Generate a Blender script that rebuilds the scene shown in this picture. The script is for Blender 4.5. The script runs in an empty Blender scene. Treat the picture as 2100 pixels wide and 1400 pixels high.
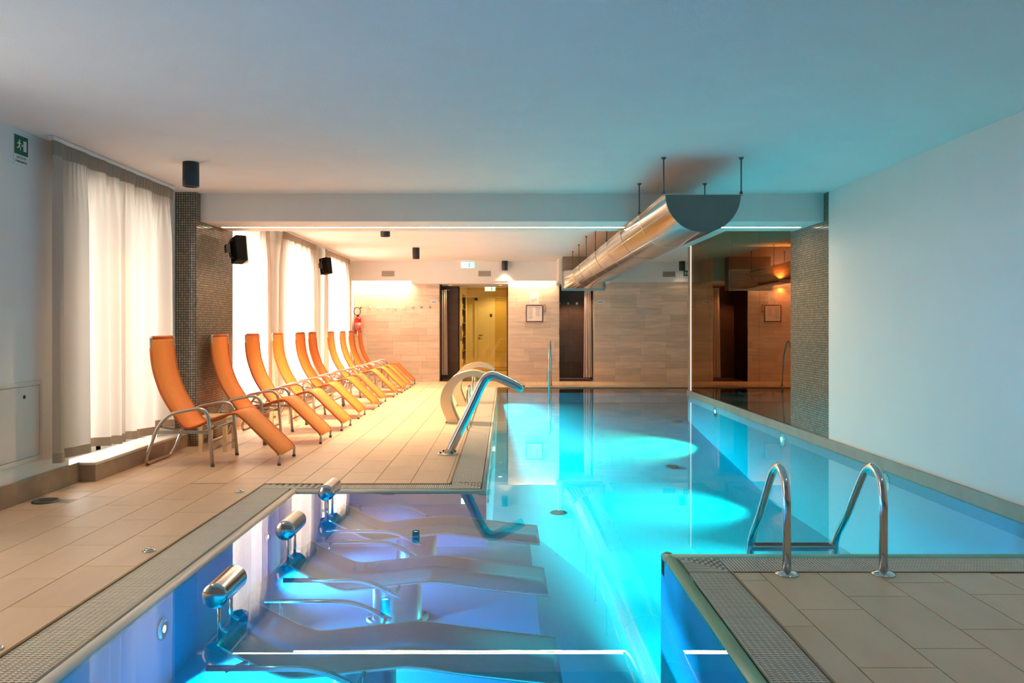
import bpy, bmesh, math, random
from mathutils import Vector, Matrix
random.seed(7)
PI = math.pi
sc = bpy.context.scene
C = sc.collection

# ------------------------------------------------------------------ camera
F, H, VX, VY = 1580.0, 1.30, 1036.0, 669.0       # focal length in px, eye height, vanishing point
cd = bpy.data.cameras.new('camera'); cam = bpy.data.objects.new('camera', cd); C.objects.link(cam)
cam.location = (0, 0, H); cam.rotation_euler = (PI/2, 0, 0)
cd.sensor_width = 36.0; cd.lens = 36.0*F/2100.0
cd.shift_x = (1050.0-VX)/2100.0; cd.shift_y = -(700.0-VY)/2100.0
cd.clip_start = .05; cd.clip_end = 200
sc.camera = cam

# ------------------------------------------------------------------ world, exposure
w = bpy.data.worlds.new('sky'); sc.world = w; w.use_nodes = True
w.node_tree.nodes['Background'].inputs[0].default_value = (.85, .93, 1, 1)
w.node_tree.nodes['Background'].inputs[1].default_value = 1.2
vs = sc.view_settings
vs.view_transform = 'Standard'; vs.look = 'None'; vs.gamma = 1.0; vs.use_curve_mapping = False
vs.exposure = 0.0
sc.cycles.max_bounces = 10; sc.cycles.diffuse_bounces = 5; sc.cycles.glossy_bounces = 5
sc.cycles.transparent_max_bounces = 16; sc.cycles.sample_clamp_indirect = 6.0
sc.cycles.caustics_reflective = False; sc.cycles.caustics_refractive = False

WARM = (1, .64, .34); DAY = (1, .90, .80)
def area(name, loc, rot, sx, sy, power, col, spread=180, parent=None, shape='RECTANGLE'):
    l = bpy.data.lights.new(name, 'AREA'); l.shape = shape; l.size = sx; l.size_y = sy
    l.energy = power; l.color = col; l.spread = math.radians(spread)
    o = bpy.data.objects.new(name, l); C.objects.link(o); o.location = loc; o.rotation_euler = rot
    if parent: o.parent = parent
    return o
def spot(name, loc, rot, power, col, angle=80, blend=.6, r=.03, parent=None):
    l = bpy.data.lights.new(name, 'SPOT'); l.energy = power; l.color = col
    l.spot_size = math.radians(angle); l.spot_blend = blend; l.shadow_soft_size = r
    o = bpy.data.objects.new(name, l); C.objects.link(o); o.location = loc; o.rotation_euler = rot
    if parent: o.parent = parent
    return o

# windows in the left wall: (y0, y1); daylight comes in through each
WIN = [(2.6, 4.3), (6.32, 7.92), (9.5, 11.0), (12.3, 13.75), (15.1, 16.7)]
WINP = [30, 62, 380, 500, 580]
for (a, b), p in zip(WIN, WINP):
    area('window_daylight', (-3.98, (a+b)/2, 1.28), (0, -PI/2, 0), 2.2, b-a, p, DAY)

# ------------------------------------------------------------------ helpers
def obj(name, me, parent=None):
    o = bpy.data.objects.new(name, me); C.objects.link(o)
    if parent: o.parent = parent
    return o
def tag(o, label=None, cat=None, group=None, kind=None):
    if label: o['label'] = label
    if cat: o['category'] = cat
    if group: o['group'] = group
    if kind: o['kind'] = kind
    return o
def thing(name, label, cat, loc=(0, 0, 0), rz=0, group=None):
    o = bpy.data.objects.new(name, None); C.objects.link(o)
    o.location = loc; o.rotation_euler = (0, 0, rz); o.empty_display_size = .1
    return tag(o, label, cat, group)
def copy_tree(o, parent=None):
    c = o.copy(); C.objects.link(c); c.parent = parent
    for ch in list(o.children): copy_tree(ch, c)
    return c

class MB:
    def __init__(s): s.v = []; s.f = []; s.sm = []
    def add(s, vs_, fs_, smooth=False):
        n = len(s.v); s.v += [tuple(v) for v in vs_]
        s.f += [tuple(i+n for i in f) for f in fs_]; s.sm += [smooth]*len(fs_)
        return s
    def box(s, x0, x1, y0, y1, z0, z1):
        vs_ = [(x, y, z) for z in (z0, z1) for y in (y0, y1) for x in (x0, x1)]
        return s.add(vs_, [(0, 2, 3, 1), (4, 5, 7, 6), (0, 1, 5, 4), (2, 6, 7, 3), (0, 4, 6, 2), (1, 3, 7, 5)])
    def bbox(s, x0, x1, y0, y1, z0, z1, b=.002):
        # box with a chamfered top edge
        vs_ = [(x0, y0, z0), (x1, y0, z0), (x1, y1, z0), (x0, y1, z0),
               (x0, y0, z1-b), (x1, y0, z1-b), (x1, y1, z1-b), (x0, y1, z1-b),
               (x0+b, y0+b, z1), (x1-b, y0+b, z1), (x1-b, y1-b, z1), (x0+b, y1-b, z1)]
        fs_ = [(3, 2, 1, 0), (8, 9, 10, 11)]
        for i in range(4):
            j = (i+1) % 4; fs_ += [(i, j, 4+j, 4+i), (4+i, 4+j, 8+j, 8+i)]
        return s.add(vs_, fs_)
    def prism(s, poly, axis, a, b, smooth=False):
        # poly: 2D points, extruded along axis from a to b.  axis y -> points (x,z); x -> (y,z); z -> (x,y)
        def P(p, t):
            return {'y': (p[0], t, p[1]), 'x': (t, p[0], p[1]), 'z': (p[0], p[1], t)}[axis]
        n = len(poly)
        s.add([P(p, a) for p in poly]+[P(p, b) for p in poly],
              [(i, (i+1) % n, n+(i+1) % n, n+i) for i in range(n)], smooth)
        s.add([P(p, a) for p in poly], [tuple(range(n))[::-1]]); s.add([P(p, b) for p in poly], [tuple(range(n))])
        return s
    def tube(s, pts, r, seg=10, caps=True, closed=False, rx=None):
        P = [Vector(p) for p in pts]; n = len(P); rr = r if isinstance(r, (list, tuple)) else [r]*n
        T = []
        for i in range(n):
            a = P[i-1] if (i > 0 or closed) else P[i]; b = P[(i+1) % n] if (i < n-1 or closed) else P[i]
            T.append((b-a).normalized())
        u = T[0].orthogonal().normalized() if abs(T[0].y) > .9 else (Vector((0, 1, 0))-T[0]*T[0].y).normalized()
        vs_ = []
        for i in range(n):
            u = (u-T[i]*u.dot(T[i])).normalized(); v = T[i].cross(u)
            for k in range(seg):
                a = 2*PI*k/seg
                vs_.append(P[i]+(u*math.cos(a)*(rx or rr[i])+v*math.sin(a)*rr[i]))
        m = n if closed else n-1
        s.add(vs_, [(i*seg+k, i*seg+(k+1) % seg, ((i+1) % n)*seg+(k+1) % seg, ((i+1) % n)*seg+k) for i in range(m) for k in range(seg)], True)
        if caps and not closed:
            s.add(vs_[:seg], [tuple(range(seg))[::-1]]); s.add(vs_[-seg:], [tuple(range(seg))])
        return s
    def lathe(s, prof, c=(0, 0, 0), axis='z', seg=24, smooth=True):
        # prof: (radius, height) pairs
        def P(r, h, a):
            x, y = r*math.cos(a), r*math.sin(a)
            q = {'z': (x, y, h), 'y': (x, h, y), 'x': (h, x, y)}[axis]
            return (c[0]+q[0], c[1]+q[1], c[2]+q[2])
        n = len(prof)
        s.add([P(r, h, 2*PI*k/seg) for r, h in prof for k in range(seg)],
              [(i*seg+k, i*seg+(k+1) % seg, (i+1)*seg+(k+1) % seg, (i+1)*seg+k) for i in range(n-1) for k in range(seg)], smooth)
        if prof[0][0] > 1e-5: s.add([P(prof[0][0], prof[0][1], 2*PI*k/seg) for k in range(seg)], [tuple(range(seg))])
        if prof[-1][0] > 1e-5: s.add([P(prof[-1][0], prof[-1][1], 2*PI*k/seg) for k in range(seg)], [tuple(range(seg))])
        return s
    def mesh(s, name, m, fix=True):
        me = bpy.data.meshes.new(name); me.from_pydata(s.v, [], s.f)
        me.polygons.foreach_set('use_smooth', s.sm)
        if fix:
            bm = bmesh.new(); bm.from_mesh(me); bmesh.ops.remove_doubles(bm, verts=bm.verts, dist=1e-6)
            bmesh.ops.recalc_face_normals(bm, faces=bm.faces); bm.to_mesh(me); bm.free()
        me.materials.append(m); me.update(); return me
    def build(s, name, m, parent=None, fix=True):
        return obj(name, s.mesh(name, m, fix), parent)
def struct(name, mb, m, parent=None, label=None, cat=None):
    o = mb.build(name, m, parent)
    if not parent:
        o['kind'] = 'structure'
        if label: tag(o, label, cat)
    return o
def fillet(pts, r, n=6):
    P = [Vector(p) for p in pts]; out = [P[0]]
    for i in range(1, len(P)-1):
        a, b, c = P[i-1], P[i], P[i+1]
        rr = min(r, (a-b).length*.49, (c-b).length*.49)
        p0 = b+(a-b).normalized()*rr; p1 = b+(c-b).normalized()*rr
        for k in range(n+1):
            t = k/n; out.append(p0*(1-t)**2+b*2*t*(1-t)+p1*t*t)
    out.append(P[-1]); return out
def smooth2(pts, n=6):
    # Catmull-Rom through 2D points
    P = [Vector((p[0], p[1], 0)) for p in pts]; out = []
    for i in range(len(P)-1):
        p0 = P[i-1] if i else P[0]*2-P[1]; p1, p2 = P[i], P[i+1]; p3 = P[i+2] if i+2 < len(P) else P[-1]*2-P[-2]
        for k in range(n):
            t = k/n
            q = .5*((2*p1)+(p2-p0)*t+(2*p0-5*p1+4*p2-p3)*t*t+(3*p1-p0-3*p2+p3)*t**3)
            out.append((q.x, q.y))
    out.append((P[-1].x, P[-1].y)); return out
def thick(line, t):
    # closed outline around an open 2D line, thickness t
    n = len(line); up = []; dn = []
    for i in range(n):
        a = line[max(0, i-1)]; b = line[min(n-1, i+1)]
        dx, dy = b[0]-a[0], b[1]-a[1]; l = math.hypot(dx, dy) or 1
        nx, ny = -dy/l*t/2, dx/l*t/2
        up.append((line[i][0]+nx, line[i][1]+ny)); dn.append((line[i][0]-nx, line[i][1]-ny))
    return up+dn[::-1]
def ribbon(mb, line, t, a, b):
    # extrude a thick line along y as quad strips (keeps concave outlines clean)
    o = thick(line, t); n = len(line)
    for i in range(n-1):
        pass
    V = [(p[0], y, p[1]) for y in (a, b) for p in o]; m = len(o)
    mb.add(V, [(i, (i+1) % m, m+(i+1) % m, m+i) for i in range(m)], True)
    for s in (0, m):
        mb.add([V[s+i] for i in range(m)], [(i, i+1, m-2-i, m-1-i) for i in range(n-1)])
    return mb

# ------------------------------------------------------------------ materials
def nodes(name):
    m = bpy.data.materials.new(name); m.use_nodes = True; nt = m.node_tree
    return m, nt, nt.nodes['Principled BSDF']
def mat(name, col, rough=.5, metal=0., spec=.5, var=0., scale=8., stretch=(1, 1, 1), bump=0., bscale=60., rnd=0., coat=0., emit=None, es=0.):
    m, nt, b = nodes(name)
    b.inputs['Base Color'].default_value = (*col, 1); b.inputs['Roughness'].default_value = rough
    b.inputs['Metallic'].default_value = metal; b.inputs['Specular IOR Level'].default_value = spec
    b.inputs['Coat Weight'].default_value = coat
    if emit: b.inputs['Emission Color'].default_value = (*emit, 1); b.inputs['Emission Strength'].default_value = es
    N = nt.nodes.new; L = nt.links.new
    if var or rnd or bump:
        g = N('ShaderNodeNewGeometry'); mp = N('ShaderNodeMapping'); mp.inputs['Scale'].default_value = stretch
        L(g.outputs['Position'], mp.inputs['Vector'])
    if var or rnd:
        nz = N('ShaderNodeTexNoise'); nz.inputs['Scale'].default_value = scale; nz.inputs['Detail'].default_value = 6
        nz.inputs['Roughness'].default_value = .6
        L(mp.outputs[0], nz.inputs['Vector'])
        mr = N('ShaderNodeMapRange'); mr.inputs['From Min'].default_value = .3; mr.inputs['From Max'].default_value = .7
        mr.inputs['To Min'].default_value = 1-var; mr.inputs['To Max'].default_value = 1+var
        L(nz.outputs[0], mr.inputs['Value']); val = mr.outputs[0]
        if rnd:
            oi = N('ShaderNodeObjectInfo'); r2 = N('ShaderNodeMapRange')
            r2.inputs['To Min'].default_value = 1-rnd; r2.inputs['To Max'].default_value = 1+rnd
            L(oi.outputs['Random'], r2.inputs['Value'])
            mu = N('ShaderNodeMath'); mu.operation = 'MULTIPLY'; L(val, mu.inputs[0]); L(r2.outputs[0], mu.inputs[1]); val = mu.outputs[0]
        vm = N('ShaderNodeVectorMath'); vm.operation = 'SCALE'; vm.inputs[0].default_value = col
        L(val, vm.inputs['Scale']); L(vm.outputs[0], b.inputs['Base Color'])
    if bump:
        n2 = N('ShaderNodeTexNoise'); n2.inputs['Scale'].default_value = bscale; n2.inputs['Detail'].default_value = 3
        L(mp.outputs[0], n2.inputs['Vector'])
        bp = N('ShaderNodeBump'); bp.inputs['Strength'].default_value = bump; bp.inputs['Distance'].default_value = .01
        L(n2.outputs[0], bp.inputs['Height']); L(bp.outputs[0], b.inputs['Normal'])
    return m
def emis(name, col, s):
    m = bpy.data.materials.new(name); m.use_nodes = True; nt = m.node_tree; nt.nodes.clear()
    e = nt.nodes.new('ShaderNodeEmission'); e.inputs[0].default_value = (*col, 1); e.inputs[1].default_value = s
    o = nt.nodes.new('ShaderNodeOutputMaterial'); nt.links.new(e.outputs[0], o.inputs[0]); return m
def schlick(nt, f0, f1=1., power=5.):
    # facing-dependent reflectance, the same from both sides
    N = nt.nodes.new; L = nt.links.new
    lw = N('ShaderNodeLayerWeight'); lw.inputs['Blend'].default_value = .5   # Facing output = 1-|cos|
    p = N('ShaderNodeMath'); p.operation = 'POWER'; p.inputs[1].default_value = power; L(lw.outputs['Facing'], p.inputs[0])
    mr = N('ShaderNodeMapRange'); mr.inputs['To Min'].default_value = f0; mr.inputs['To Max'].default_value = f1
    L(p.outputs[0], mr.inputs['Value']); return mr.outputs[0]
def pane_mat(name, tcol, gcol, f0, f1, power=5., rough=0., bump=None, ior=None):
    m = bpy.data.materials.new(name); m.use_nodes = True; nt = m.node_tree; nt.nodes.clear()
    N = nt.nodes.new; L = nt.links.new
    t = N('ShaderNodeBsdfTransparent'); t.inputs[0].default_value = (*tcol, 1)
    g = N('ShaderNodeBsdfGlossy'); g.inputs[0].default_value = (*gcol, 1); g.inputs['Roughness'].default_value = rough
    mx = N('ShaderNodeMixShader'); L(t.outputs[0], mx.inputs[1]); L(g.outputs[0], mx.inputs[2])
    if ior:
        fr = N('ShaderNodeFresnel'); fr.inputs['IOR'].default_value = ior; L(fr.outputs[0], mx.inputs[0])
    else: L(schlick(nt, f0, f1, power), mx.inputs[0])
    if bump:
        ge = N('ShaderNodeNewGeometry'); nz = N('ShaderNodeTexNoise'); nz.inputs['Scale'].default_value = bump[0]; nz.inputs['Detail'].default_value = 2
        L(ge.outputs['Position'], nz.inputs['Vector'])
        bp = N('ShaderNodeBump'); bp.inputs['Strength'].default_value = bump[1]; bp.inputs['Distance'].default_value = .01
        L(nz.outputs[0], bp.inputs['Height']); L(bp.outputs[0], g.inputs['Normal'])
    o = N('ShaderNodeOutputMaterial'); L(mx.outputs[0], o.inputs[0]); return m
def cloth_mat(name, col, trans, tcol):
    m = bpy.data.materials.new(name); m.use_nodes = True; nt = m.node_tree; nt.nodes.clear()
    N = nt.nodes.new; L = nt.links.new
    d = N('ShaderNodeBsdfDiffuse'); d.inputs[0].default_value = (*col, 1)
    t = N('ShaderNodeBsdfTranslucent'); t.inputs[0].default_value = (*tcol, 1)
    mx = N('ShaderNodeMixShader'); mx.inputs[0].default_value = trans; L(d.outputs[0], mx.inputs[1]); L(t.outputs[0], mx.inputs[2])
    ge = N('ShaderNodeNewGeometry'); wv = N('ShaderNodeTexNoise'); wv.inputs['Scale'].default_value = 400
    L(ge.outputs['Position'], wv.inputs['Vector'])
    bp = N('ShaderNodeBump'); bp.inputs['Strength'].default_value = .15; bp.inputs['Distance'].default_value = .002
    L(wv.outputs[0], bp.inputs['Height']); L(bp.outputs[0], d.inputs['Normal'])
    o = N('ShaderNodeOutputMaterial'); L(mx.outputs[0], o.inputs[0]); return m
def mosaic_mat(name):
    m, nt, b = nodes(name); N = nt.nodes.new; L = nt.links.new
    g = N('ShaderNodeNewGeometry'); sp = N('ShaderNodeSeparateXYZ'); L(g.outputs['Position'], sp.inputs[0])
    ad = N('ShaderNodeMath'); ad.operation = 'ADD'; L(sp.outputs[0], ad.inputs[0]); L(sp.outputs[1], ad.inputs[1])
    cb = N('ShaderNodeCombineXYZ'); L(ad.outputs[0], cb.inputs[0]); L(sp.outputs[2], cb.inputs[1])
    # cell id for the colour of each tessera
    sn = N('ShaderNodeVectorMath'); sn.operation = 'SNAP'; sn.inputs[1].default_value = (.026, .026, .026); L(cb.outputs[0], sn.inputs[0])
    wn = N('ShaderNodeTexWhiteNoise'); wn.noise_dimensions = '3D'; L(sn.outputs[0], wn.inputs['Vector'])
    cr = N('ShaderNodeValToRGB'); cr.color_ramp.interpolation = 'CONSTANT'
    cols = [(0, (.24, .18, .12)), (.25, (.28, .21, .14)), (.5, (.20, .165, .12)), (.68, (.31, .24, .16)), (.84, (.20, .21, .15)), (.93, (.27, .18, .15))]
    for i, (p, c) in enumerate(cols):
        e = cr.color_ramp.elements[i] if i < 2 else cr.color_ramp.elements.new(p)
        e.position = p; e.color = (*c, 1)
    L(wn.outputs['Value'], cr.inputs[0])
    br = N('ShaderNodeTexBrick'); br.offset = 0; br.squash = 1
    br.inputs['Scale'].default_value = 1; br.inputs['Brick Width'].default_value = .026; br.inputs['Row Height'].default_value = .026
    br.inputs['Mortar Size'].default_value = .0036; br.inputs['Mortar Smooth'].default_value = .3
    L(cb.outputs[0], br.inputs['Vector'])
    mx = N('ShaderNodeMix'); mx.data_type = 'RGBA'; mx.inputs[7].default_value = (.006, .005, .004, 1)
    L(br.outputs['Fac'], mx.inputs[0]); L(cr.outputs[0], mx.inputs[6]); L(mx.outputs[2], b.inputs['Base Color'])
    rg = N('ShaderNodeMapRange'); rg.inputs['To Min'].default_value = .16; rg.inputs['To Max'].default_value = .8
    L(br.outputs['Fac'], rg.inputs['Value']); L(rg.outputs[0], b.inputs['Roughness'])
    inv = N('ShaderNodeMath'); inv.operation = 'SUBTRACT'; inv.inputs[0].default_value = 1; L(br.outputs['Fac'], inv.inputs[1])
    mu = N('ShaderNodeMath'); mu.operation = 'MULTIPLY_ADD'; mu.inputs[1].default_value = .25; L(wn.outputs['Value'], mu.inputs[0]); L(inv.outputs[0], mu.inputs[2])
    bp = N('ShaderNodeBump'); bp.inputs['Strength'].default_value = .6; bp.inputs['Distance'].default_value = .003
    L(mu.outputs[0], bp.inputs['Height']); L(bp.outputs[0], b.inputs['Normal'])
    b.inputs['Specular IOR Level'].default_value = .7
    return m

M = {}
M['ceiling'] = mat('white_ceiling_plaster', (.80, .79, .77), .9, var=.02, scale=3, bump=.25, bscale=160)
M['wall'] = mat('white_wall_paint', (.80, .80, .78), .7, var=.015, scale=2, bump=.06, bscale=90)
M['beam'] = mat('white_beam_paint', (.80, .79, .76), .8, var=.015, scale=3, bump=.08, bscale=90)
M['tile'] = mat('beige_floor_tile', (.60, .425, .28), .42, var=.07, scale=5, stretch=(1, .35, 1), rnd=.045, bump=.05, bscale=40)
M['grout'] = mat('brown_grout', (.20, .14, .09), .9, var=.1, scale=20)
M['wtile'] = mat('travertine_wall_tile', (.66, .52, .41), .38, var=.13, scale=3.5, stretch=(.6, .6, 5), rnd=.13, bump=.03, bscale=30)
M['wgrout'] = mat('sand_grout', (.40, .31, .22), .9, var=.05)
M['dtile'] = mat('dark_brown_tile', (.10, .055, .042), .3, var=.2, scale=4, rnd=.12)
M['dgrout'] = mat('dark_grout', (.02, .012, .01), .8, var=.1)
M['base'] = mat('brown_marble_skirting', (.34, .24, .16), .35, var=.16, scale=6, stretch=(1, 1, 1.5))
M['base_grey'] = mat('grey_brown_stone_skirting', (.30, .24, .20), .5, var=.10, scale=5)
M['sill'] = mat('pale_stone_sill', (.68, .60, .50), .3, var=.06, scale=6)
M['mosaic'] = mosaic_mat('brown_glass_mosaic')
M['liner'] = mat('pool_liner', (.04, .55, .72), .55, var=.03, scale=1.5)
M['rim'] = mat('pale_green_glazed_rim', (.17, .42, .29), .3, var=.06, scale=4)
M['rim_pale'] = mat('pale_grey_rim', (.55, .55, .50), .3, var=.05, scale=4)
M['grate'] = mat('off_white_plastic_grating', (.62, .58, .50), .5, var=.04, scale=10)
M['slot'] = mat('grey_grating_plate', (.26, .24, .21), .7, var=.05)
M['channel'] = mat('gutter_channel', (.10, .085, .07), .8, var=.1)
M['edging'] = mat('brass_edging', (.30, .20, .11), .4, metal=.6, var=.1)
M['water'] = pane_mat('pool_water', (.26, .88, 1.0), (1, 1, 1), .02, 1.0, 5.0, 0., (2.2, .012), 1.33)
M['steel'] = mat('polished_steel', (.66, .65, .63), .14, 1.0, var=.04, scale=4)
M['steel_soft'] = mat('brushed_steel', (.62, .61, .58), .28, 1.0, var=.06, scale=6, stretch=(1, 1, 12))
M['recliner'] = mat('pool_lit_satin_steel', (.10, .46, .54), .26, .45, var=.06, scale=5)  # teal of the lit pool put into the steel's base colour
M['duct'] = mat('galvanised_duct_sheet', (.74, .72, .68), .16, 1.0, var=.06, scale=3, bump=.03, bscale=5)
M['duct_end'] = mat('dull_duct_end_plate', (.17, .155, .13), .6, .3, var=.06, scale=6)
M['plenum'] = mat('brown_grey_plenum_sheet', (.32, .27, .20), .5, .4, var=.06)
M['rod'] = mat('dark_threaded_rod', (.12, .13, .13), .45, .8, var=.1, scale=40)
M['orange'] = mat('orange_sling_fabric', (.80, .215, .022), .6, var=.05, scale=40, rnd=.06, bump=.08, bscale=500)
M['orange_dk'] = mat('orange_piping', (.52, .11, .012), .6, var=.05, scale=30)
M['alu'] = mat('silver_aluminium_tube', (.46, .44, .42), .30, .9, var=.04, scale=10)
M['cap'] = mat('grey_rubber', (.09, .085, .08), .7, var=.1)
M['wood'] = mat('pale_beech_wood', (.70, .48, .25), .5, var=.12, scale=4, stretch=(8, 8, 1))
M['black'] = mat('black_anodised', (.012, .012, .013), .45, var=.1)
M['curtain'] = cloth_mat('sheer_beige_curtain', (.52, .43, .35), .42, (.85, .74, .64))
M['heading'] = cloth_mat('curtain_heading_tape', (.45, .36, .27), .18, (.7, .55, .42))
M['shower'] = cloth_mat('pinkish_shower_curtain', (.86, .74, .68), .25, (.85, .75, .70))
M['white'] = mat('white_plastic', (.78, .78, .76), .4, var=.02)
M['panel'] = mat('glossy_white_panel', (.72, .71, .68), .18, var=.02, coat=.3)
M['cream'] = mat('cream_wall', (.80, .70, .48), .7, var=.03)
M['creamdoor'] = mat('cream_lacquered_door', (.80, .68, .44), .45, var=.02)
M['led'] = emis('warm_led_strip', (1, .84, .62), 14)
M['cove'] = emis('warm_cove_led', (1, .80, .50), 10)
M['lens'] = emis('lamp_lens', (1, .86, .66), 9)
M['goldglass'] = pane_mat('gold_tinted_glass', (.93, .84, .56), (1, .85, .5), .05, .8)
M['brownglass'] = pane_mat('brown_tinted_glass', (.45, .30, .17), (.52, .31, .19), .12, 1.0, 2.0)
M['clear'] = pane_mat('window_glass', (.95, .97, .97), (1, 1, 1), .04, 1.0)
M['winframe'] = mat('window_frame', (.70, .69, .66), .4, var=.02)
M['green'] = mat('sign_green', (.0, .10, .045), .5, var=.03)
M['signwhite'] = mat('sign_white', (.78, .80, .78), .5, var=.02)
M['ink'] = mat('sign_ink', (.02, .02, .02), .6, var=.05)
M['blueink'] = mat('sign_blue', (.06, .16, .34), .5, var=.05)
M['greyink'] = mat('print_grey', (.42, .38, .38), .7, var=.05)
M['frame'] = mat('dark_plum_frame', (.10, .035, .05), .4, var=.1)
M['paper'] = mat('paper_sheet', (.82, .74, .70), .7, var=.03)
M['red'] = mat('extinguisher_red', (.50, .004, .004), .3, var=.04)
M['vent'] = mat('vent_grey', (.42, .37, .30), .5, .3, var=.05)
M['room'] = mat('brown_room_wall', (.34, .17, .08), .7, var=.06)
M['darkchair'] = mat('dark_woven_chair', (.03, .025, .022), .6, var=.2, scale=60)
M['brass_glow'] = mat('sconce_metal', (.25, .16, .09), .4, .8, var=.05)
M['speaker_front'] = mat('cream_speaker_grille', (.62, .54, .40), .5, var=.04, scale=100)
M['speaker_black'] = mat('matt_black_speaker', (.010, .009, .008), .85, spec=.08, var=.1)
M['creambox'] = mat('emergency_lamp_plastic', (.82, .72, .64), .35, var=.02)

# ================================================================== LARGE STRUCTURE
XL, XR = -3.58, 3.50          # left / right wall
CZ, CZ2 = 2.755, 2.815        # ceiling of the near / far bay
YB, YREAR = 18.20, -2.2       # back wall face, wall behind the viewer
WZ = -.02                     # water level
FZ, FD, FE = -.45, -1.0, -.32  # floor of the whirlpool bay / main pool / far shallow end, as they show through the water

# ceiling and beam
struct('ceiling', MB().box(XL-.4, XR+3.6, YREAR-.2, 8.6, CZ, CZ+.15).box(XL-.4, XR+3.6, 8.6, YB+1.6, CZ2, CZ2+.15), M['ceiling'])
struct('trim_1', MB().box(XL, XR+3.5, 8.46, 9.32, 2.452, CZ+.05), M['beam'])
# light strip in the underside of the beam
ls = thing('light_strip', 'long warm white light strip set into the underside of the ceiling beam', 'light', (0, 8.93, 2.452))
MB().box(-3.30, 3.44, -.035, .035, -.004, .002).build('strip_housing', M['white'], ls)
MB().box(-3.28, 3.42, -.018, .018, -.007, -.0035).build('strip_diffuser', M['led'], ls)
area('strip_light', (.35, 0, -.03), (0, 0, 0), 5.6, .04, 60, (1, .72, .42), 170, ls)

# left wall with window openings
wl = MB()
edges = [YREAR-.2]+[v for ab in WIN for v in ab]+[YB+.4]
for i in range(0, len(edges), 2):
    wl.box(XL-.35, XL, edges[i], edges[i+1], -.1, CZ2+.1)
for a, b in WIN:
    wl.box(XL-.35, XL, a, b, -.1, .16).box(XL-.35, XL, a, b, 2.48, CZ2+.1)
struct('wall_left', wl, M['wall'])
for i, (a, b) in enumerate(WIN):
    t = .05; x0, x1 = XL-.24, XL-.18
    f = MB().box(x0, x1, a, a+t, .16, 2.48).box(x0, x1, b-t, b, .16, 2.48).box(x0, x1, a, b, .16, .16+t).box(x0, x1, a, b, 2.48-t, 2.48)
    c = (a+b)/2; f.box(x0, x1, c-.04, c+.04, .16, 2.48)
    wo = struct('window_%d' % (i+1), f, M['winframe'])
    for (p, q) in ((a+t, c-.04), (c+.04, b-t)):
        MB().box(XL-.214, XL-.206, p, q, .16+t, 2.48-t).build('pane', M['clear'], wo)
struct('baseboard_left', MB().box(XL, XL+.018, YREAR, 6.445, 0, .165).box(XL, XL+.018, 11.2, 11.9, 0, .1).box(XL, XL+.018, 14.1, 14.7, 0, .1), M['base'])
# stone plinths below the windows
PL = [(6.445, 8.34, .163), (9.46, 11.2, .163), (11.95, 14.1, .163), (14.75, 17.2, .163)]
for i, (a, b, z) in enumerate(PL):
    o = struct('trim_%d' % (i+2), MB().box(XL, XL+.152, a, b, 0, z-.022), M['base'])
    MB().bbox(XL, XL+.158, a-.004, b, z-.022, z, .004).build('sill_slab', M['sill'], o)
# left mosaic column
struct('wall_column_left', MB().box(XL, -3.345, 8.35, 9.46, 0, CZ2), M['mosaic'])

# right wall, mosaic column, skirting just above the water
struct('wall_right', MB().box(XR, XR+.3, YREAR, 8.335, -.033, CZ+.1), M['wall'])
struct('wall_column_right', MB().box(XR-.002, XR+.3, 8.335, 9.44, -.033, CZ2), M['mosaic'])
struct('baseboard_right', MB().box(XR-.02, XR-.003, YREAR, 14.76, -.033, .085).box(XR-.003, XR+.06, 9.44, 14.56, -.033, .085), M['base_grey'])

# rear wall behind the viewer, end walls
struct('wall_rear', MB().box(XL-.4, XR+.4, YREAR-.2, YREAR, -.1, CZ+.1), M['wall'])
struct('wall_side_recess', MB().box(5.3, 5.5, 14.75, YB+.2, -.1, CZ2), M['wall'])

# ---- pool basin
POLY = [(-1.66, .9), (.9, .9), (.9, 4.455), (XR, 4.455), (XR, 14.75), (4.5, 14.75), (4.5, 16.48), (-.15, 16.48), (-.15, 6.12), (-1.66, 6.12)]
pb = MB(); n = len(POLY)
pb.add([(x, y, FD-.05) for x, y in POLY]+[(x, y, -.034) for x, y in POLY], [(i, (i+1) % n, n+(i+1) % n, n+i) for i in range(n)])
# floor: shallow bay, gentle ramp, main pool
def fq(*p): pb.add(p, [tuple(range(len(p)))])
fq((-1.66, .9, FZ), (.2, .9, FZ), (.2, 6.6, FZ), (-.15, 6.6, FZ), (-1.66, 6.6, FZ))
fq((.2, .9, FZ), (.9, .9, FD), (.9, 6.6, FD), (.2, 6.6, FZ))
fq((-.15, 6.6, FZ), (.2, 6.6, FZ), (.9, 6.6, FD), (.9, 7.4, FD), (-.15, 7.4, FD))
fq((.9, 4.455, FD), (4.5, 4.455, FD), (4.5, 10, FD), (.9, 10, FD))
fq((-.15, 7.4, FD), (.9, 7.4, FD), (.9, 10, FD), (-.15, 10, FD))
fq((-.15, 10, FD), (4.5, 10, FD), (4.5, 16.48, FE), (-.15, 16.48, FE))
basin = struct('pool_basin', pb, M['liner'], label='turquoise lined indoor pool basin with a shallower whirlpool bay', cat='pool')
for k, (x, y) in enumerate([(2.52, 11.63), (3.27, 14.6), (.66, 9.5)]):
    zd = FD+max(0, y-10)/6.48*(FE-FD)+(.012 if y > 10 else 0)
    dr = MB().lathe([(.10, 0), (.11, .006), (.10, .012), (.045, .012), (.04, .004), (.0, .004)], (x, y, zd), 'z', 20)
    for q in range(10):
        a = q*2*PI/10; dr.tube([(x+.05*math.cos(a), y+.05*math.sin(a), zd+.014), (x+.095*math.cos(a), y+.095*math.sin(a), zd+.014)], .006, 5)
    dr.build('floor_drain', M['rod'], basin)

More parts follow.
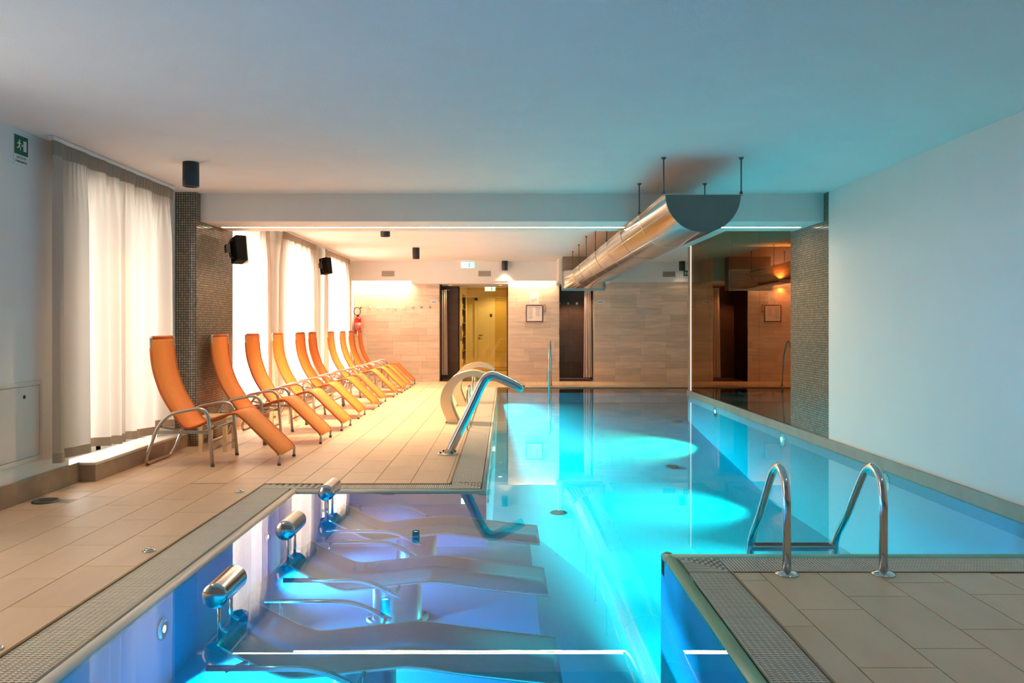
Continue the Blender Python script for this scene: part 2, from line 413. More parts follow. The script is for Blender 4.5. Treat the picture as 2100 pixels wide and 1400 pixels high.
# water surface
bmv = MB().add([(x, y, WZ) for x, y in POLY], [tuple(range(n))])
wt = bmv.build('pool_water', M['water'], fix=False)
tag(wt, 'still clear turquoise water filling the pool to the brim', 'water', kind='stuff')

# ---- decks: slabs below, tiles on top
slabs = MB()
REG = [(XL, -1.99, YREAR, 6.37), (XL, -.457, 6.37, 16.7), (XL, 4.5, 16.7, YB), (-1.99, 1.2, YREAR, .6)]
for x0, x1, y0, y1 in REG: slabs.box(x0, x1, y0, y1, -.12, -.004)
slabs.box(-.457, 4.5, 16.48, 16.7, -.12, -.004); slabs.box(4.5, 5.3, 14.75, YB, -.12, -.004)
floor = struct('floor', slabs, M['grout'])
deck = struct('floor_side', MB().box(1.2, XR, YREAR, 4.075, -.12, -.004), M['grout'])
full = {}
def tile_region(x0, x1, y0, y1, xs, parent, offs, ymin=-9, name='tile'):
    g = .0024; px, py = .303, .603
    k0 = math.floor((x0-xs)/px)
    for k in range(k0, k0+60):
        a = max(xs+k*px, x0); b = min(xs+(k+1)*px, x1)
        if a >= x1-.01: break
        if b-a < .02: continue
        off = offs[k % len(offs)]
        j = math.floor((y0-off)/py)
        while off+j*py < y1-.01:
            c = max(off+j*py, y0); d = min(off+(j+1)*py, y1); j += 1
            if d-c < .03 or d < ymin: continue
            ln, wd = round(d-c, 4), round(b-a, 4); key = (wd, ln)
            if key not in full:
                full[key] = MB().bbox(-wd/2+g, wd/2-g, -ln/2+g, ln/2-g, -.0045, 0, .0012).mesh('tile', M['tile'])
            o = obj(name, full[key], parent); o.location = ((a+b)/2, (c+d)/2, 0)
OFFL = [.10, .41, .22, .52, .31, .03, .45, .17, .36, .56]
tile_region(XL+.018, -1.995, YREAR, 6.37, -2.0, floor, OFFL, 2.3)
tile_region(XL+.018, -.462, 6.37, 16.7, -2.0, floor, OFFL)
tile_region(XL+.018, 4.5, 16.7, YB, -2.0, floor, OFFL)
tile_region(1.205, XR-.02, YREAR, 4.07, 1.346, deck, [.524, .699, .292, .12, .44, .61, .25, .327], 2.2)
far = MB()
for k in range(9):
    a = -.457+k*.5508; far.bbox(a+.002, a+.549, 16.482, 16.698, -.0045, .0, .003)
far.build('coping', M['tile'], floor)
# far coping pieces are one row of edge stones; metal edging where the deck meets the gratings
struct('trim_6', MB().box(-1.995, -1.985, YREAR, 6.372, -.1, .003).box(-1.995, -.452, 6.362, 6.372, -.1, .003).box(-.462, -.452, 6.362, 16.7, -.1, .003), M['edging'])
struct('trim_7', MB().box(1.195, 1.205, YREAR, 4.085, -.1, .003).box(1.195, XR, 4.072, 4.085, -.1, .003), M['edging'])
# rounded overflow rims
def rim(name, segs, m):
    mb = MB()
    for (x0, x1, y0, y1, ax) in segs:
        if ax == 'y':
            r = (x1-x0)/2; c = (x0+x1)/2
            mb.prism([(c+r*math.cos(a)*1.0, -.03+.028*math.sin(a)) for a in [PI*i/8 for i in range(9)]]+[(x0, -.034), (x0+.022, -.036), (x0+.022, -.12), (x1-.022, -.12), (x1-.022, -.036), (x1, -.034)], 'y', y0, y1, True)
        else:
            r = (y1-y0)/2; c = (y0+y1)/2
            mb.prism([(c+r*math.cos(a)*1.0, -.03+.028*math.sin(a)) for a in [PI*i/8 for i in range(9)]]+[(y0, -.034), (y0+.022, -.036), (y0+.022, -.12), (y1-.022, -.12), (y1-.022, -.036), (y1, -.034)], 'x', x0, x1, True)
    return struct(name, mb, m)
rim('trim_8', [(-1.735, -1.66, .83, 6.19, 'y'), (-1.70, -.15, 6.12, 6.19, 'x'), (-.195, -.15, 6.14, 16.48, 'y')], M['rim_pale'])
rim('trim_9', [(.90, .975, .83, 4.455, 'y'), (.90, XR-.02, 4.335, 4.455, 'x')], M['rim'])
rim('trim_10', [(-1.735, .975, .83, .9, 'x')], M['rim_pale'])

# far right room behind the tinted glass
struct('wall_lounge', MB().box(XR, 7.0, 14.62, 14.75, -.1, CZ2).box(6.9, 7.0, 9.3, 14.7, -.1, CZ2).box(XR+.3, 7.0, 9.3, 9.44, -.1, CZ2), M['room'])
struct('floor_lounge', MB().box(XR+.06, 6.9, 9.44, 14.62, -.1, .06), M['tile'])

# back wall: bulkhead, tiled panels, niches
bw = MB()
bw.box(XL-.2, -1.555, YB+.008, YB+.25, -.1, 2.62)            # behind panel A
bw.box(.07, 1.28, YB+.008, YB+1.3, -.1, 2.62)                # pier between the openings
bw.box(2.10, 5.3, YB+.008, YB+.25, -.1, 2.42)
wall_back = struct('wall_back', bw, M['wgrout'])
bh = MB()
bh.box(XL, 1.19, YB-.21, YB-.18, 2.36, CZ2)                  # fascia with a light gap behind it
bh.box(XL, 1.19, YB-.18, YB+1.4, 2.62, CZ2)
bh.box(1.19, 2.4, 17.05, YB+.25, 2.30, CZ2)                  # boxing behind the duct
bh.box(2.4, 5.3, YB-.05, YB+.25, 2.345, CZ2)
bh.box(1.19, 2.4, YB+.25, YB+1.4, 2.30, 2.6)
struct('wall_bulkhead', bh, M['wall'])
struct('ceiling_niche', MB().box(-2.2, .07, YB-.18, YB+1.35, 2.30, 2.36), M['wall'])
def wall_tiles(x0, x1, z0, z1, yface, parent, pw, ph, m, seed, name='tile'):
    rnd = random.Random(seed); cache = {}
    z = z0
    while z < z1-.01:
        zt = min(z+ph, z1); x = x0-rnd.choice([0, .2, .4, .1, .3])*pw/.6*1.0
        while x < x1-.005:
            a, b = max(x, x0), min(x+pw, x1); x += pw
            if b-a < .02: continue
            key = (round(b-a, 3), round(zt-z, 3))
            if key not in cache:
                wd, hh = key; g = .0012
                me = MB().bbox(-wd/2+g, wd/2-g, -hh/2+g, hh/2-g, -.009, 0, .0012)
                me.v = [(vx, -vz, vy) for vx, vy, vz in me.v]
                cache[key] = me.mesh('tile', m)
            o = obj(name, cache[key], parent); o.location = ((a+b)/2, yface-rnd.uniform(0, .0012), (z+zt)/2)
        z += ph
wall_tiles(XL+.02, -1.555, 0, 2.60, YB, wall_back, .60, .157, M['wtile'], 3)
wall_tiles(.07, 1.28, 0, 2.60, YB, wall_back, .60, .157, M['wtile'], 5)
wall_tiles(2.10, 4.9, 0, 2.345, YB, wall_back, .60, .157, M['wtile'], 9)
# cove light in the gap
for k, (a, b) in enumerate([(XL+.03, -1.56), (.08, 1.18)]):
    cv = thing('cove_light', ['warm light strip hidden behind the bulkhead over the hook wall', 'warm light strip hidden behind the bulkhead over the framed notice'][k], 'light', ((a+b)/2, YB-.14, 2.55))
    MB().box(-(b-a)/2, (b-a)/2, -.035, -.005, -.01, .012).build('strip_housing', M['white'], cv)
    MB().box(-(b-a)/2, (b-a)/2, -.03, -.01, -.016, -.01).build('strip_diffuser', M['cove'], cv)
    area('cove_lamp', (0, .03, -.03), (math.radians(12), 0, 0), b-a, .05, (56, 26)[k]*(b-a), (1, .74, .45), 180, cv)

# entrance niche
nd = MB()
nd.box(-1.56, -1.16, 19.30, 19.40, 0, 2.30)                  # dark wall facing the pool
nd.box(-1.18, -1.16, 19.30, 19.62, 0, 2.30)
nd.box(-2.2, -1.52, YB+.25, YB+.27, 0, 2.30).box(-2.2, -2.1, YB+.25, 19.4, 0, 2.3)
niche = struct('wall_niche', nd, M['dgrout'])
wall_tiles(-2.1, -1.165, 0, 2.30, 19.30, niche, .60, .40, M['dtile'], 21)
struct('floor_niche', MB().box(-2.2, .07, YB, 19.62, -.1, -.001).box(1.28, 2.10, YB, 19.3, -.1, -.001), M['dtile'])
# corridor behind the gold glass
co = MB()
co.box(-1.75, -1.65, 19.62, 26.2, -.1, 2.7).box(1.1, 1.2, 19.5, 26.2, -.1, 2.7).box(-1.75, 1.2, 26.1, 26.2, -.1, 2.7)
co.box(-1.65, -1.18, 19.60, 19.64, 0, 2.7).box(-1.75, 1.2, 19.5, 26.2, 2.6, 2.7)
SY0, SY1, SX, SZT = 22.98, 24.95, -1.28, 2.29     # shelf recess
co.box(-1.65, SX, 19.64, SY0, -.1, 2.6).box(-1.65, SX, SY1, 26.1, -.1, 2.6).box(-1.65, SX, SY0, SY1, SZT, 2.6).box(-1.65, SX-.17, SY0, SY1, -.1, SZT)
struct('wall_corridor', co, M['cream'])
struct('floor_corridor', MB().box(-1.65, 1.1, 19.62, 26.1, -.1, .0).box(SX, 1.1, 22.4, 26.1, .0, .05).box(SX-.17, 1.1, 22.9, 26.1, .05, .10), M['tile'])
for yy in (20.7, 23.0, 25.2): spot('corridor_lamp', (-.2, yy, 2.57), (0, 0, 0), 90, (1, .84, .56), 150, .5, .06)
# shower niche
sn_ = MB().box(1.26, 2.12, 19.30, 19.40, 0, 2.30).box(1.26, 1.28, YB+.02, 19.3, 0, 2.3).box(2.10, 2.12, YB+.25, 19.3, 0, 2.3)
shower = struct('wall_shower', sn_, M['dgrout'])
wall_tiles(1.28, 2.10, 0, 2.30, 19.30, shower, .60, .40, M['dtile'], 33)
spot('shower_fill_lamp', (1.66, 18.55, 2.27), (math.radians(8), 0, 0), 90, WARM, 110, .5)  # added lamp without a fixture, brightens the shower curtain

# ================================================================== OBJECTS
# ---- underwater lamps
def pool_lamp(loc, face, col, power, label, aim=-.45, glow=30, r=.05, spread=82):
    t = thing('pool_lamp', label, 'light', loc, group='underwater pool lamps')
    ax, sgn = face
    mb = MB()
    def L(prof, m, nm):
        q = MB().lathe([(rr, sgn*h) for rr, h in prof], (0, 0, 0), ax, 20); return q.build(nm, m, t)
    L([(r*1.9, 0), (r*1.9, .008), (r*1.5, .014), (r*1.05, .014)], M['steel'], 'bezel')
    L([(0, .016), (r*.9, .013), (r*1.02, .006)], emis('pool_lamp_lens', tuple(.5+.5*c for c in col), glow), 'lens')
    rot = {('x', -1): (0, PI/2+aim, 0), ('x', 1): (0, -PI/2-aim, 0), ('y', 1): (PI/2+aim, 0, 0), ('y', -1): (-PI/2-aim, 0, 0), ('z', 1): (PI, 0, 0)}[(ax, sgn)]
    d = {'x': (sgn*.06, 0, 0), 'y': (0, sgn*.06, 0), 'z': (0, 0, .05)}[ax]
    area('lamp', d, rot, .12, .12, power, col, spread, t, 'DISK')
    return t
CY = (.02, .95, .75); GR = (.03, 1.0, .45); BL = (.01, .52, 1.0); VI = (.42, .32, 1.0)
xr = XR-.021
pool_lamp((XR-.001, 12.8, -.115), ('x', -1), GR, 50, 'green glowing underwater lamp below the tinted glass')
pool_lamp((XR-.001, 9.72, -.125), ('x', -1), CY, 44, 'bright underwater lamp below the mosaic column')
pool_lamp((XR-.001, 7.1, -.14), ('x', -1), CY, 50, 'white glowing underwater lamp below the white side wall')
pool_lamp((-1.659, 3.72, -.16), ('x', 1), BL, 60, 'blue glowing underwater lamp in the side of the whirlpool bay', r=.028, spread=112)
pool_lamp((-1.659, 5.35, -.16), ('x', 1), (.2, .40, 1), 22, 'violet underwater lamp beside the farthest headrest roll', r=.02, spread=112)
def pool_fill_strip(loc, rz, ln, col, power, label, tilt=.62, spread=78):
    # added fill light facing local -y, unseen under the rim, evens the pool light
    t = thing('added_fill_strip', label, 'light', loc, rz, 'added underwater fill lights')
    MB().box(-ln/2, ln/2, -.012, 0, -.02, .02).build('housing', M['white'], t)
    MB().box(-ln/2+.02, ln/2-.02, -.015, -.012, -.012, .012).build('diffuser', emis('added_strip_glow', col, .8), t)
    area('fill_lamp', (0, -.03, 0), (-PI/2+tilt, 0, 0), ln-.04, .03, power, col, spread, t)
    if ln > 4: area('fill_lamp', (0, -.03, -.02), (-PI/2+.26, 0, 0), ln-.04, .02, power*.35, col, 40, t)
pool_fill_strip((-.149, 8.7, -.16), PI/2, 4.5, CY, 29, 'added unseen underwater fill light below the grating beside the water cannon')
pool_fill_strip((-.149, 13.65, -.16), PI/2, 5.2, (.02, .88, .88), 92, 'added unseen underwater fill light below the grating beside the far waterfall spout', .5, 84)
pool_fill_strip((2.2, 4.456, -.16), PI, 2.4, CY, 40, 'added unseen underwater fill light below the ladder', .70, 72)
pool_fill_strip((-.38, .901, -.075), PI, 2.4, (0, .70, .95), 125, 'added unseen blue underwater fill light at the near end of the whirlpool bay', .66, 72)

# ---- gutter gratings
def grating(name, x0, x1, y0, y1, along, label, pitch=.017):
    t = thing(name, label, 'grating', ((x0+x1)/2, (y0+y1)/2, 0), group='overflow gutter gratings')
    cx, cy = (x0+x1)/2, (y0+y1)/2; mb = MB()
    a0, a1, b0, b1 = (y0-cy, y1-cy, x0-cx, x1-cx) if along == 'y' else (x0-cx, x1-cx, y0-cy, y1-cy)
    def B(p0, p1, q0, q1, z0, z1):
        if along == 'y': mb.box(q0, q1, p0, p1, z0, z1)
        else: mb.box(p0, p1, q0, q1, z0, z1)
    k = int((a1-a0)/pitch); s = (a1-a0)/k
    for i in range(k): B(a0+i*s+.004, a0+i*s+s-.005, b0+.004, b1-.004, -.016, -.003)
    m = max(2, int((b1-b0)/.026)); s2 = (b1-b0)/m
    for i in range(m+1):
        c = b0+i*s2; B(a0, a1, max(b0, c-.0045), min(b1, c+.0045), -.02, -.0045)
    o = mb.build('bars', M['grate'], t, fix=False); o['kind'] = 'stuff'
    MB().box(x0-cx, x1-cx, y0-cy, y1-cy, -.12, -.05).build('channel', M['channel'], t)
    return t
grating('gutter_grating', -1.984, -1.737, .9, 6.19, 'y', 'long off-white slotted gutter grating between left deck and whirlpool bay')
grating('gutter_grating', -1.50, -.44, 6.193, 6.36, 'x', 'off-white slotted gutter grating behind the headrest rolls')
grating('gutter_grating', -.451, -.197, 6.45, 16.48, 'y', 'off-white slotted gutter grating running past the water cannon')
grating('gutter_grating', .977, 1.193, .9, 4.08, 'y', 'off-white slotted gutter grating beside the side deck')
grating('gutter_grating', 1.20, XR-.02, 4.09, 4.333, 'x', 'off-white slotted gutter grating behind the ladder rails')
def grate_corner(x0, x1, y0, y1, label, fx=1, fy=1):
    cx, cy = (x0+x1)/2, (y0+y1)/2
    t = thing('grating_corner', label, 'grating', (cx, cy, 0), group='grating corner pieces')
    w_, h_ = (x1-x0)/2, (y1-y0)/2
    MB().box(-w_, w_, -h_, h_, -.02, -.008).build('plate', M['slot'], t)
    mb = MB(); n_ = 9
    for i in range(n_):
        f = (i+.2)/n_; g = (i+.72)/n_
        mb.box(min(fx*(-w_), fx*(-w_+2*w_*g)), max(fx*(-w_), fx*(-w_+2*w_*g)), min(fy*(h_-2*h_*f), fy*(h_-2*h_*g)), max(fy*(h_-2*h_*f), fy*(h_-2*h_*g)), -.008, -.002)
        for q in range(i+1, n_):
            a, b = fx*(-w_+2*w_*(q+.2)/n_), fx*(-w_+2*w_*(q+.75)/n_)
            if (q+i) % 2: mb.box(min(a, b), max(a, b), min(fy*(h_-2*h_*f), fy*(h_-2*h_*(f+.12))), max(fy*(h_-2*h_*f), fy*(h_-2*h_*(f+.12))), -.008, -.001)
    mb.build('ribs', M['grate'], t); return t
grate_corner(.977, 1.193, 4.09, 4.333, 'off-white ribbed grating corner piece beside the side deck corner')
grate_corner(-1.984, -1.50, 6.193, 6.36, 'off-white ribbed grating corner piece at the left end of the whirlpool bay')
grate_corner(-.44, -.197, 6.193, 6.44, 'off-white ribbed grating corner piece below the water cannon end of the grating')

# ---- orange sling loungers
def make_lounger(name='sling_lounger', fab='orange', dk='orange_dk'):
    t = thing(name, '', 'lounger')
    # side profile: local x towards the pool, z up
    prof = [(-.562, 1.185), (-.558, 1.07), (-.545, .95), (-.52, .837), (-.46, .672), (-.375, .525), (-.295, .41), (-.225, .352), (-.12, .372), (-.02, .418), (.12, .47), (.205, .488), (.255, .478), (.33, .415), (.43, .315), (.56, .19), (.625, .125), (.645, .085)]
    line = smooth2(prof, 4); hw = .255
    mb = MB(); ribbon(mb, line, .007, -hw, hw); mb.build('sling', M[fab], t)
    for s in (-1, 1):
        MB().tube([(x, s*hw, z-.004) for x, z in line if z < 1.11 or x > 0], .0125, 8).build('side_sleeve', M[dk], t)
        # silver tube end at the head
        MB().tube(fillet([(-.558, s*hw, 1.09), (-.563, s*hw, 1.197), (-.563, s*(hw-.05), 1.197)], .03, 5), .0115, 8).build('head_tube', M['alu'], t)
        lg = MB().tube([(.643, s*hw, .10), (.640, s*hw, .012)], .013, 8).build('foot_leg', M['alu'], t)
        MB().tube([(.640, s*hw, .02), (.640, s*hw, 0)], .0165, 8).build('foot_cap', M['cap'], lg)
    MB().tube([(-.563, -hw+.045, 1.196), (-.563, hw-.045, 1.196)], .0145, 8).build('head_bar', M[dk], t)
    # one continuous arm and leg tube on both sides joined by the rear skid
    h2 = .325
    path = [(.045, -h2, .0), (.0, -h2, .555), (-.36, -h2, .49), (-.47, -h2, .36), (-.60, -h2+.01, .015), (-.60, h2-.01, .015), (-.47, h2, .36), (-.36, h2, .49), (.0, h2, .555), (.045, h2, .0)]
    P = fillet(path, .13, 7)
    MB().tube(P, .0165, 10).build('arm_frame', M['alu'], t)
    for s in (-1, 1):
        MB().box(-.485, .02, s*h2-.006, s*h2+.006, .305, .335).build('side_rail', M['alu'], t)
        MB().tube([(.045, s*h2, .02), (.046, s*h2, 0)], .0195, 8).build('foot_cap', M['cap'], t)
    MB().tube([(.035, -h2, .155), (.035, h2, .155)], .011, 8).build('front_stretcher', M['alu'], t)
    MB().tube(fillet([(-.43, -h2, .37), (-.33, -h2+.12, .325), (-.33, h2-.12, .325), (-.43, h2, .37)], .08), .011, 8).build('rear_stretcher', M['alu'], t)
    MB().tube([(-.03, -h2, .325), (-.03, h2, .325)], .012, 8).build('seat_bar', M['alu'], t)
    return t
LY = [7.46, 8.77, 9.84, 11.05, 12.22, 13.06, 14.37, 15.28, 16.12, 17.15]
LX = [-2.755, -2.685, -2.67, -2.70, -2.69, -2.71, -2.69, -2.66, -2.66, -2.68]
LR = [0, .6, -.5, .8, -.6, 0, .5, .9, -.4, 1.2]
LLAB = ['orange sling lounger with silver arms beside the first window plinth', 'orange sling lounger beside the mosaic column, next to the small wooden stool',
        'orange sling lounger just past the mosaic column, before the backlit curtains',
        'orange sling lounger in front of the wall pier with the emergency lamp', 'fifth orange sling lounger of the row, before the middle curtains', 'sixth orange sling lounger of the row, before the middle curtains',
        'orange sling lounger before the wall pier with the small speaker', 'orange sling lounger third from the tiled back wall', 'orange sling lounger second from the tiled back wall', 'last orange sling lounger, beside the tiled back wall']
L0 = make_lounger()
for i in range(10):
    o = L0 if i == 0 else copy_tree(L0)
    o.location = (LX[i], LY[i], 0); o.rotation_euler = (0, 0, math.radians(LR[i]))
    tag(o, LLAB[i], 'lounger', 'orange loungers along the curtained wall')

# ---- small wooden stools between loungers
def stool(x, y, label):
    t = thing('wooden_stool', label, 'stool', (x, y, 0), group='wooden stools between the loungers')
    MB().bbox(-.15, .15, -.16, .16, .34, .365, .004).build('seat', M['wood'], t)
    for sx in (-1, 1):
        for sy in (-1, 1):
            MB().box(sx*.125-.019, sx*.125+.019, sy*.13-.019, sy*.13+.019, 0, .34).build('leg', M['wood'], t)
        MB().box(sx*.125-.012, sx*.125+.012, -.111, .111, .29, .33).build('apron', M['wood'], t)
stool(-3.03, 8.12, 'pale wooden stool between the first two orange loungers')
stool(-3.0, 10.45, 'pale wooden stool between two loungers near the wall pier with the emergency lamp')

# ---- curtains
def curtain(y0, y1, label, seed, ztop, zbot=.27, x=-3.455, folds=4, lean=0., group='window curtains'):
    rnd = random.Random(seed); t = thing('window_curtain', label, 'curtain', (x, (y0+y1)/2, zbot), group=group)
    W = y1-y0; NU, NV = 150, 18
    ph = [rnd.uniform(0, 6.28) for _ in range(4)]; jit = [rnd.uniform(-.08, .08) for _ in range(folds+2)]
    def off(u, v):   # v 0 bottom .. 1 top
        k = folds*2*PI*(u+.05*math.sin(2*PI*u+ph[0]))
        big = .070*math.sin(k+ph[1])+.018*math.sin(2.3*k+ph[2])
        small = .017*math.sin(folds*7*2*PI*u+ph[3])
        wtop = max(0, (v-.80)/.20)
        return big*(1-.85*wtop)*(1-.25*v)+small*wtop
    def grid(v0, v1, nv, dx, ext=0):
        V = []; Fc = []
        for j in range(nv+1):
            v = v0+(v1-v0)*j/nv
            for i in range(NU+1):
                u = i/NU
                yy = (u-.5)*W+lean*(1-v)*(u-.5)*2
                droop = .04*math.exp(-(v*8)**2)*math.sin(7*u+ph[0])
                V.append((off(u, v)+dx, yy, v*(ztop-zbot)-droop*.4))
        for j in range(nv):
            for i in range(NU):
                a = j*(NU+1)+i; Fc.append((a, a+1, a+NU+2, a+NU+1))
        return MB().add(V, Fc, True)
    grid(0, 1, NV, 0).build('cloth', M['curtain'], t, fix=False)
    vh = .11/(ztop-zbot); grid(1-vh, 1, 3, .004).build('heading_tape', M['heading'], t, fix=False)
    vb = .075/(ztop-zbot); grid(.0, vb, 2, .004).build('hem', M['heading'], t, fix=False)
    MB().box(-.02, .02, -W/2, W/2, ztop-zbot, ztop-zbot+.03).build('track', M['white'], t)
    return t
curtain(5.86, 6.98, 'sheer beige curtain beside the exit sign, nearest panel of the first window', 1, 2.72, .27, folds=4)
curtain(6.99, 8.02, 'sheer beige curtain between the first window and the mosaic column', 2, 2.72, .27, folds=3)
curtain(9.52, 10.30, 'backlit sheer curtain just behind the mosaic column', 3, 2.78, .27, folds=3)
curtain(10.31, 11.22, 'backlit sheer curtain on the mosaic column side of the emergency lamp', 4, 2.78, .27, folds=3)
curtain(11.98, 13.05, 'backlit sheer curtain on the far side of the emergency lamp', 5, 2.78, .27, folds=3)
curtain(13.06, 14.08, 'backlit sheer curtain on the near side of the small speaker', 6, 2.78, .27, folds=3)
curtain(14.78, 15.9, 'backlit sheer curtain on the far side of the small speaker', 7, 2.78, .27, folds=3)
curtain(15.91, 17.05, 'backlit sheer curtain nearest the fire extinguisher', 8, 2.78, .27, folds=3)

# ---- round steel duct with hangers
dt = thing('air_duct', 'half-round galvanised air duct hanging from the ceiling over the pool', 'duct', (1.70, 6.62, 2.43))
R_ = .322
def half(r, k=20, a0=PI, a1=2*PI): return [(r*math.cos(a0+(a1-a0)*i/k), r*math.sin(a0+(a1-a0)*i/k)) for i in range(k+1)]
seg_e = [0, 1.3, 2.6, 3.9, 5.2, 6.5, 7.8, 9.1]
for i in range(7):
    a, b = seg_e[i], seg_e[i+1]-.004; r = R_-(.0015 if i % 2 else 0)
    P0 = half(r); mb = MB(); n_ = len(P0)
    mb.add([(p[0], y, p[1]) for y in (a, b) for p in P0], [(k, k+1, n_+k+1, n_+k) for k in range(n_-1)], True)
    mb.add([(p[0]*.985, y, p[1]*.985) for y in (a, b) for p in P0], [(k, k+1, n_+k+1, n_+k) for k in range(n_-1)], True)
    mb.box(-r, r, a, b, -.006, .0)
    mb.build('duct_section', M['duct'], dt)
    MB().add([(p[0]*q, y, p[1]*q) for y in (b-.012, b+.012) for q in (1.008,) for p in half(R_)], [(k, k+1, 21+k+1, 21+k) for k in range(20)], True).build('seam_band', M['steel_soft'], dt)
for s in (-1, 1):
    MB().box(s*R_-.018, s*R_+.018, .0, 9.1, .0, .006).build('top_flange', M['duct'], dt)
MB().prism(half(R_*1.004), 'y', -.006, .008).build('end_plate', M['duct_end'], dt)
for s in (-1, 1):          # long lengthwise sheet joints
    for ang in (205, 232):
        a = math.radians(ang if s < 0 else 540-ang)
        x, z = R_*1.004*math.cos(a), R_*1.004*math.sin(a)
        MB().tube([(x, .02, z), (x, 9.08, z)], .0035, 5).build('lengthwise_joint', M['steel_soft'], dt)
# transition from half-round to the rectangular flange
tr = MB(); P0 = half(R_, 20)
rect = []
for i in range(21):
    t_ = i/20
    if t_ < .25: q = (-.44, .07-(.40)*t_/.25)
    elif t_ <= .75: q = (-.44+.88*(t_-.25)/.5, -.33)
    else: q = (.44, -.33+.40*(t_-.75)/.25)
    rect.append(q)
tr.add([(p[0], 9.1, p[1]) for p in P0]+[(q[0], 10.05, q[1]) for q in rect], [(k, k+1, 22+k, 21+k) for k in range(20)])
tr.add([(-R_, 9.1, 0), (R_, 9.1, 0), (.44, 10.05, .07), (-.44, 10.05, .07)], [(0, 1, 2, 3)])
tr.build('transition_piece', M['duct'], dt)
fl = MB(); fl.box(-.47, .47, 10.05, 10.09, -.36, -.325).box(-.47, .47, 10.05, 10.09, .065, .10).box(-.47, -.435, 10.05, 10.09, -.33, .07).box(.435, .47, 10.05, 10.09, -.33, .07)
fl.build('flange', M['steel_soft'], dt)
MB().box(-.45, .45, 10.09, 10.43, -.34, CZ2-2.43).build('plenum_box', M['plenum'], dt)
ROD = [-.05, 1.23, 3.75, 5.05, 6.35, 7.65, 8.95]
for y in ROD:
    top = (CZ if y+6.62 < 8.4 else CZ2)-2.43
    for s in (-1, 1):
        x = s*(R_+.012)
        yy = max(y, .02)
        hr = MB().tube([(x, yy, .0), (x, yy, top)], .0065, 8).build('hanger_rod', M['rod'], dt)
        MB().lathe([(.022, top), (.022, top-.006), (.012, top-.018), (.007, top-.02)], (x, yy, 0), 'z', 10).build('rod_fixing', M['rod'], hr)
        MB().lathe([(.014, .0), (.014, .03), (.007, .03)], (x, yy, 0), 'z', 6).build('rod_nut', M['rod'], hr)

# ---- black ceiling spotlights
SP = [(-2.79, 6.84, CZ, 'black cylinder ceiling spotlight in front of the mosaic column and curtain', 80), (-1.737, 11.16, CZ2, 'black cylinder ceiling spotlight just behind the beam', 900),
      (-1.72, 14.85, CZ2, 'black cylinder ceiling spotlight above the middle of the deck', 950), (-.01, 17.85, CZ2, 'black cylinder ceiling spotlight above the entrance niche', 36),
      (4.12, 17.95, CZ2, 'black cylinder ceiling spotlight beside the wall exit sign', 3),
      (-2.79, 2.6, CZ, 'added unseen black cylinder spotlight warming the near end of the left deck', 140), (2.3, 2.2, CZ, 'added unseen black cylinder spotlight warming the side deck', 30)]  # last two are added out of view to warm the near decks
for x, y, z, lab, p in SP:
    t = thing('ceiling_spotlight', lab, 'spotlight', (x, y, z), group='black ceiling spotlights')
    MB().lathe([(.068, 0), (.070, -.004), (.070, -.212), (.066, -.216), (.060, -.216), (.058, -.19)], (0, 0, 0), 'z', 28).build('body', M['black'], t)
    MB().lathe([(.0, -.188), (.058, -.188), (.058, -.192)], (0, 0, 0), 'z', 24).build('lens', M['lens'], t)
    spot('lamp', (0, 0, -.225), (0, 0, 0), p, WARM, 110, .7, .04, t)

# ---- pool ladder
ld = thing('pool_ladder', 'stainless steel pool ladder with two curved handrails on the side deck', 'ladder', (1.73, 4.04, 0))
for s in (-1, 1):
    x = s*.253
    arc = [(x, 0, .0), (x, 0, .40), (x, .02, .49), (x, .07, .535), (x, .135, .545), (x, .20, .515), (x, .26, .44), (x, .44, .19), (x, .56, .06), (x, .60, -.02), (x, .60, -.40)]
    MB().tube(fillet(arc, .06, 4), .0215, 14).build('handrail', M['steel'], ld)
    MB().lathe([(.06, 0), (.06, .006), (.045, .014), (.026, .018), (.0225, .02)], (x, 0, 0), 'z', 22).build('flange', M['steel'], ld)
for z in (-.012, -.20, -.36):
    st = MB().bbox(-.25, .25, .565, .635, z-.03, z, .006).build('tread', M['steel_soft'], ld)
    MB().box(-.23, .23, .57, .58, z, z+.003).box(-.23, .23, .595, .605, z, z+.003).box(-.23, .23, .62, .63, z, z+.003).build('grip_strip', M['rod'], st)

# ---- far handrail loop
fh = thing('pool_handrail', 'tall slender steel handrail loop at the far end of the pool', 'handrail', (.98, 16.62, 0))
MB().tube(fillet([(.02, .1, 0), (0.0, .02, .72), (-.02, -.16, 1.03), (-.05, -.34, .72), (-.055, -.34, -.35)], .12, 6), .02, 10).build('rail', M['steel'], fh)
MB().lathe([(.05, 0), (.05, .008), (.022, .014)], (.02, .1, 0), 'z', 18).build('flange', M['steel'], fh)

# ---- water cannon
wc = thing('water_cannon', 'bent steel water cannon spout leaning over the pool edge', 'water spout', (-.585, 7.87, 0))
def px(pts, Y, ox): return [((x-VX)*Y/F-ox, H-(y-VY)*Y/F) for x, y in pts]
cp = px([(919, 929), (942, 882), (964, 838), (983, 797), (993, 779), (1001, 771), (1012, 769), (1025, 774), (1045, 783), (1073, 797)], 7.87, -.585)
cl = smooth2(cp, 5); zero = cp[0][1]
cl = [(a, max(b-zero, 0)) for a, b in cl]
for k, s in enumerate((-1, 1)):
    mb = MB(); n_ = len(cl)
    mb.tube([(a, s*.030, b) for a, b in cl], [(.048 if i < n_*.9 else .048-.014*(i-n_*.9)/(n_*.1)) for i in range(n_)], 14, rx=.034)
    mb.build('spout_tube', M['steel'], wc)
MB().tube([(a, -.001, b+.038) for a, b in cl[2:-2]], .004, 5).build('seam', M['rod'], wc)
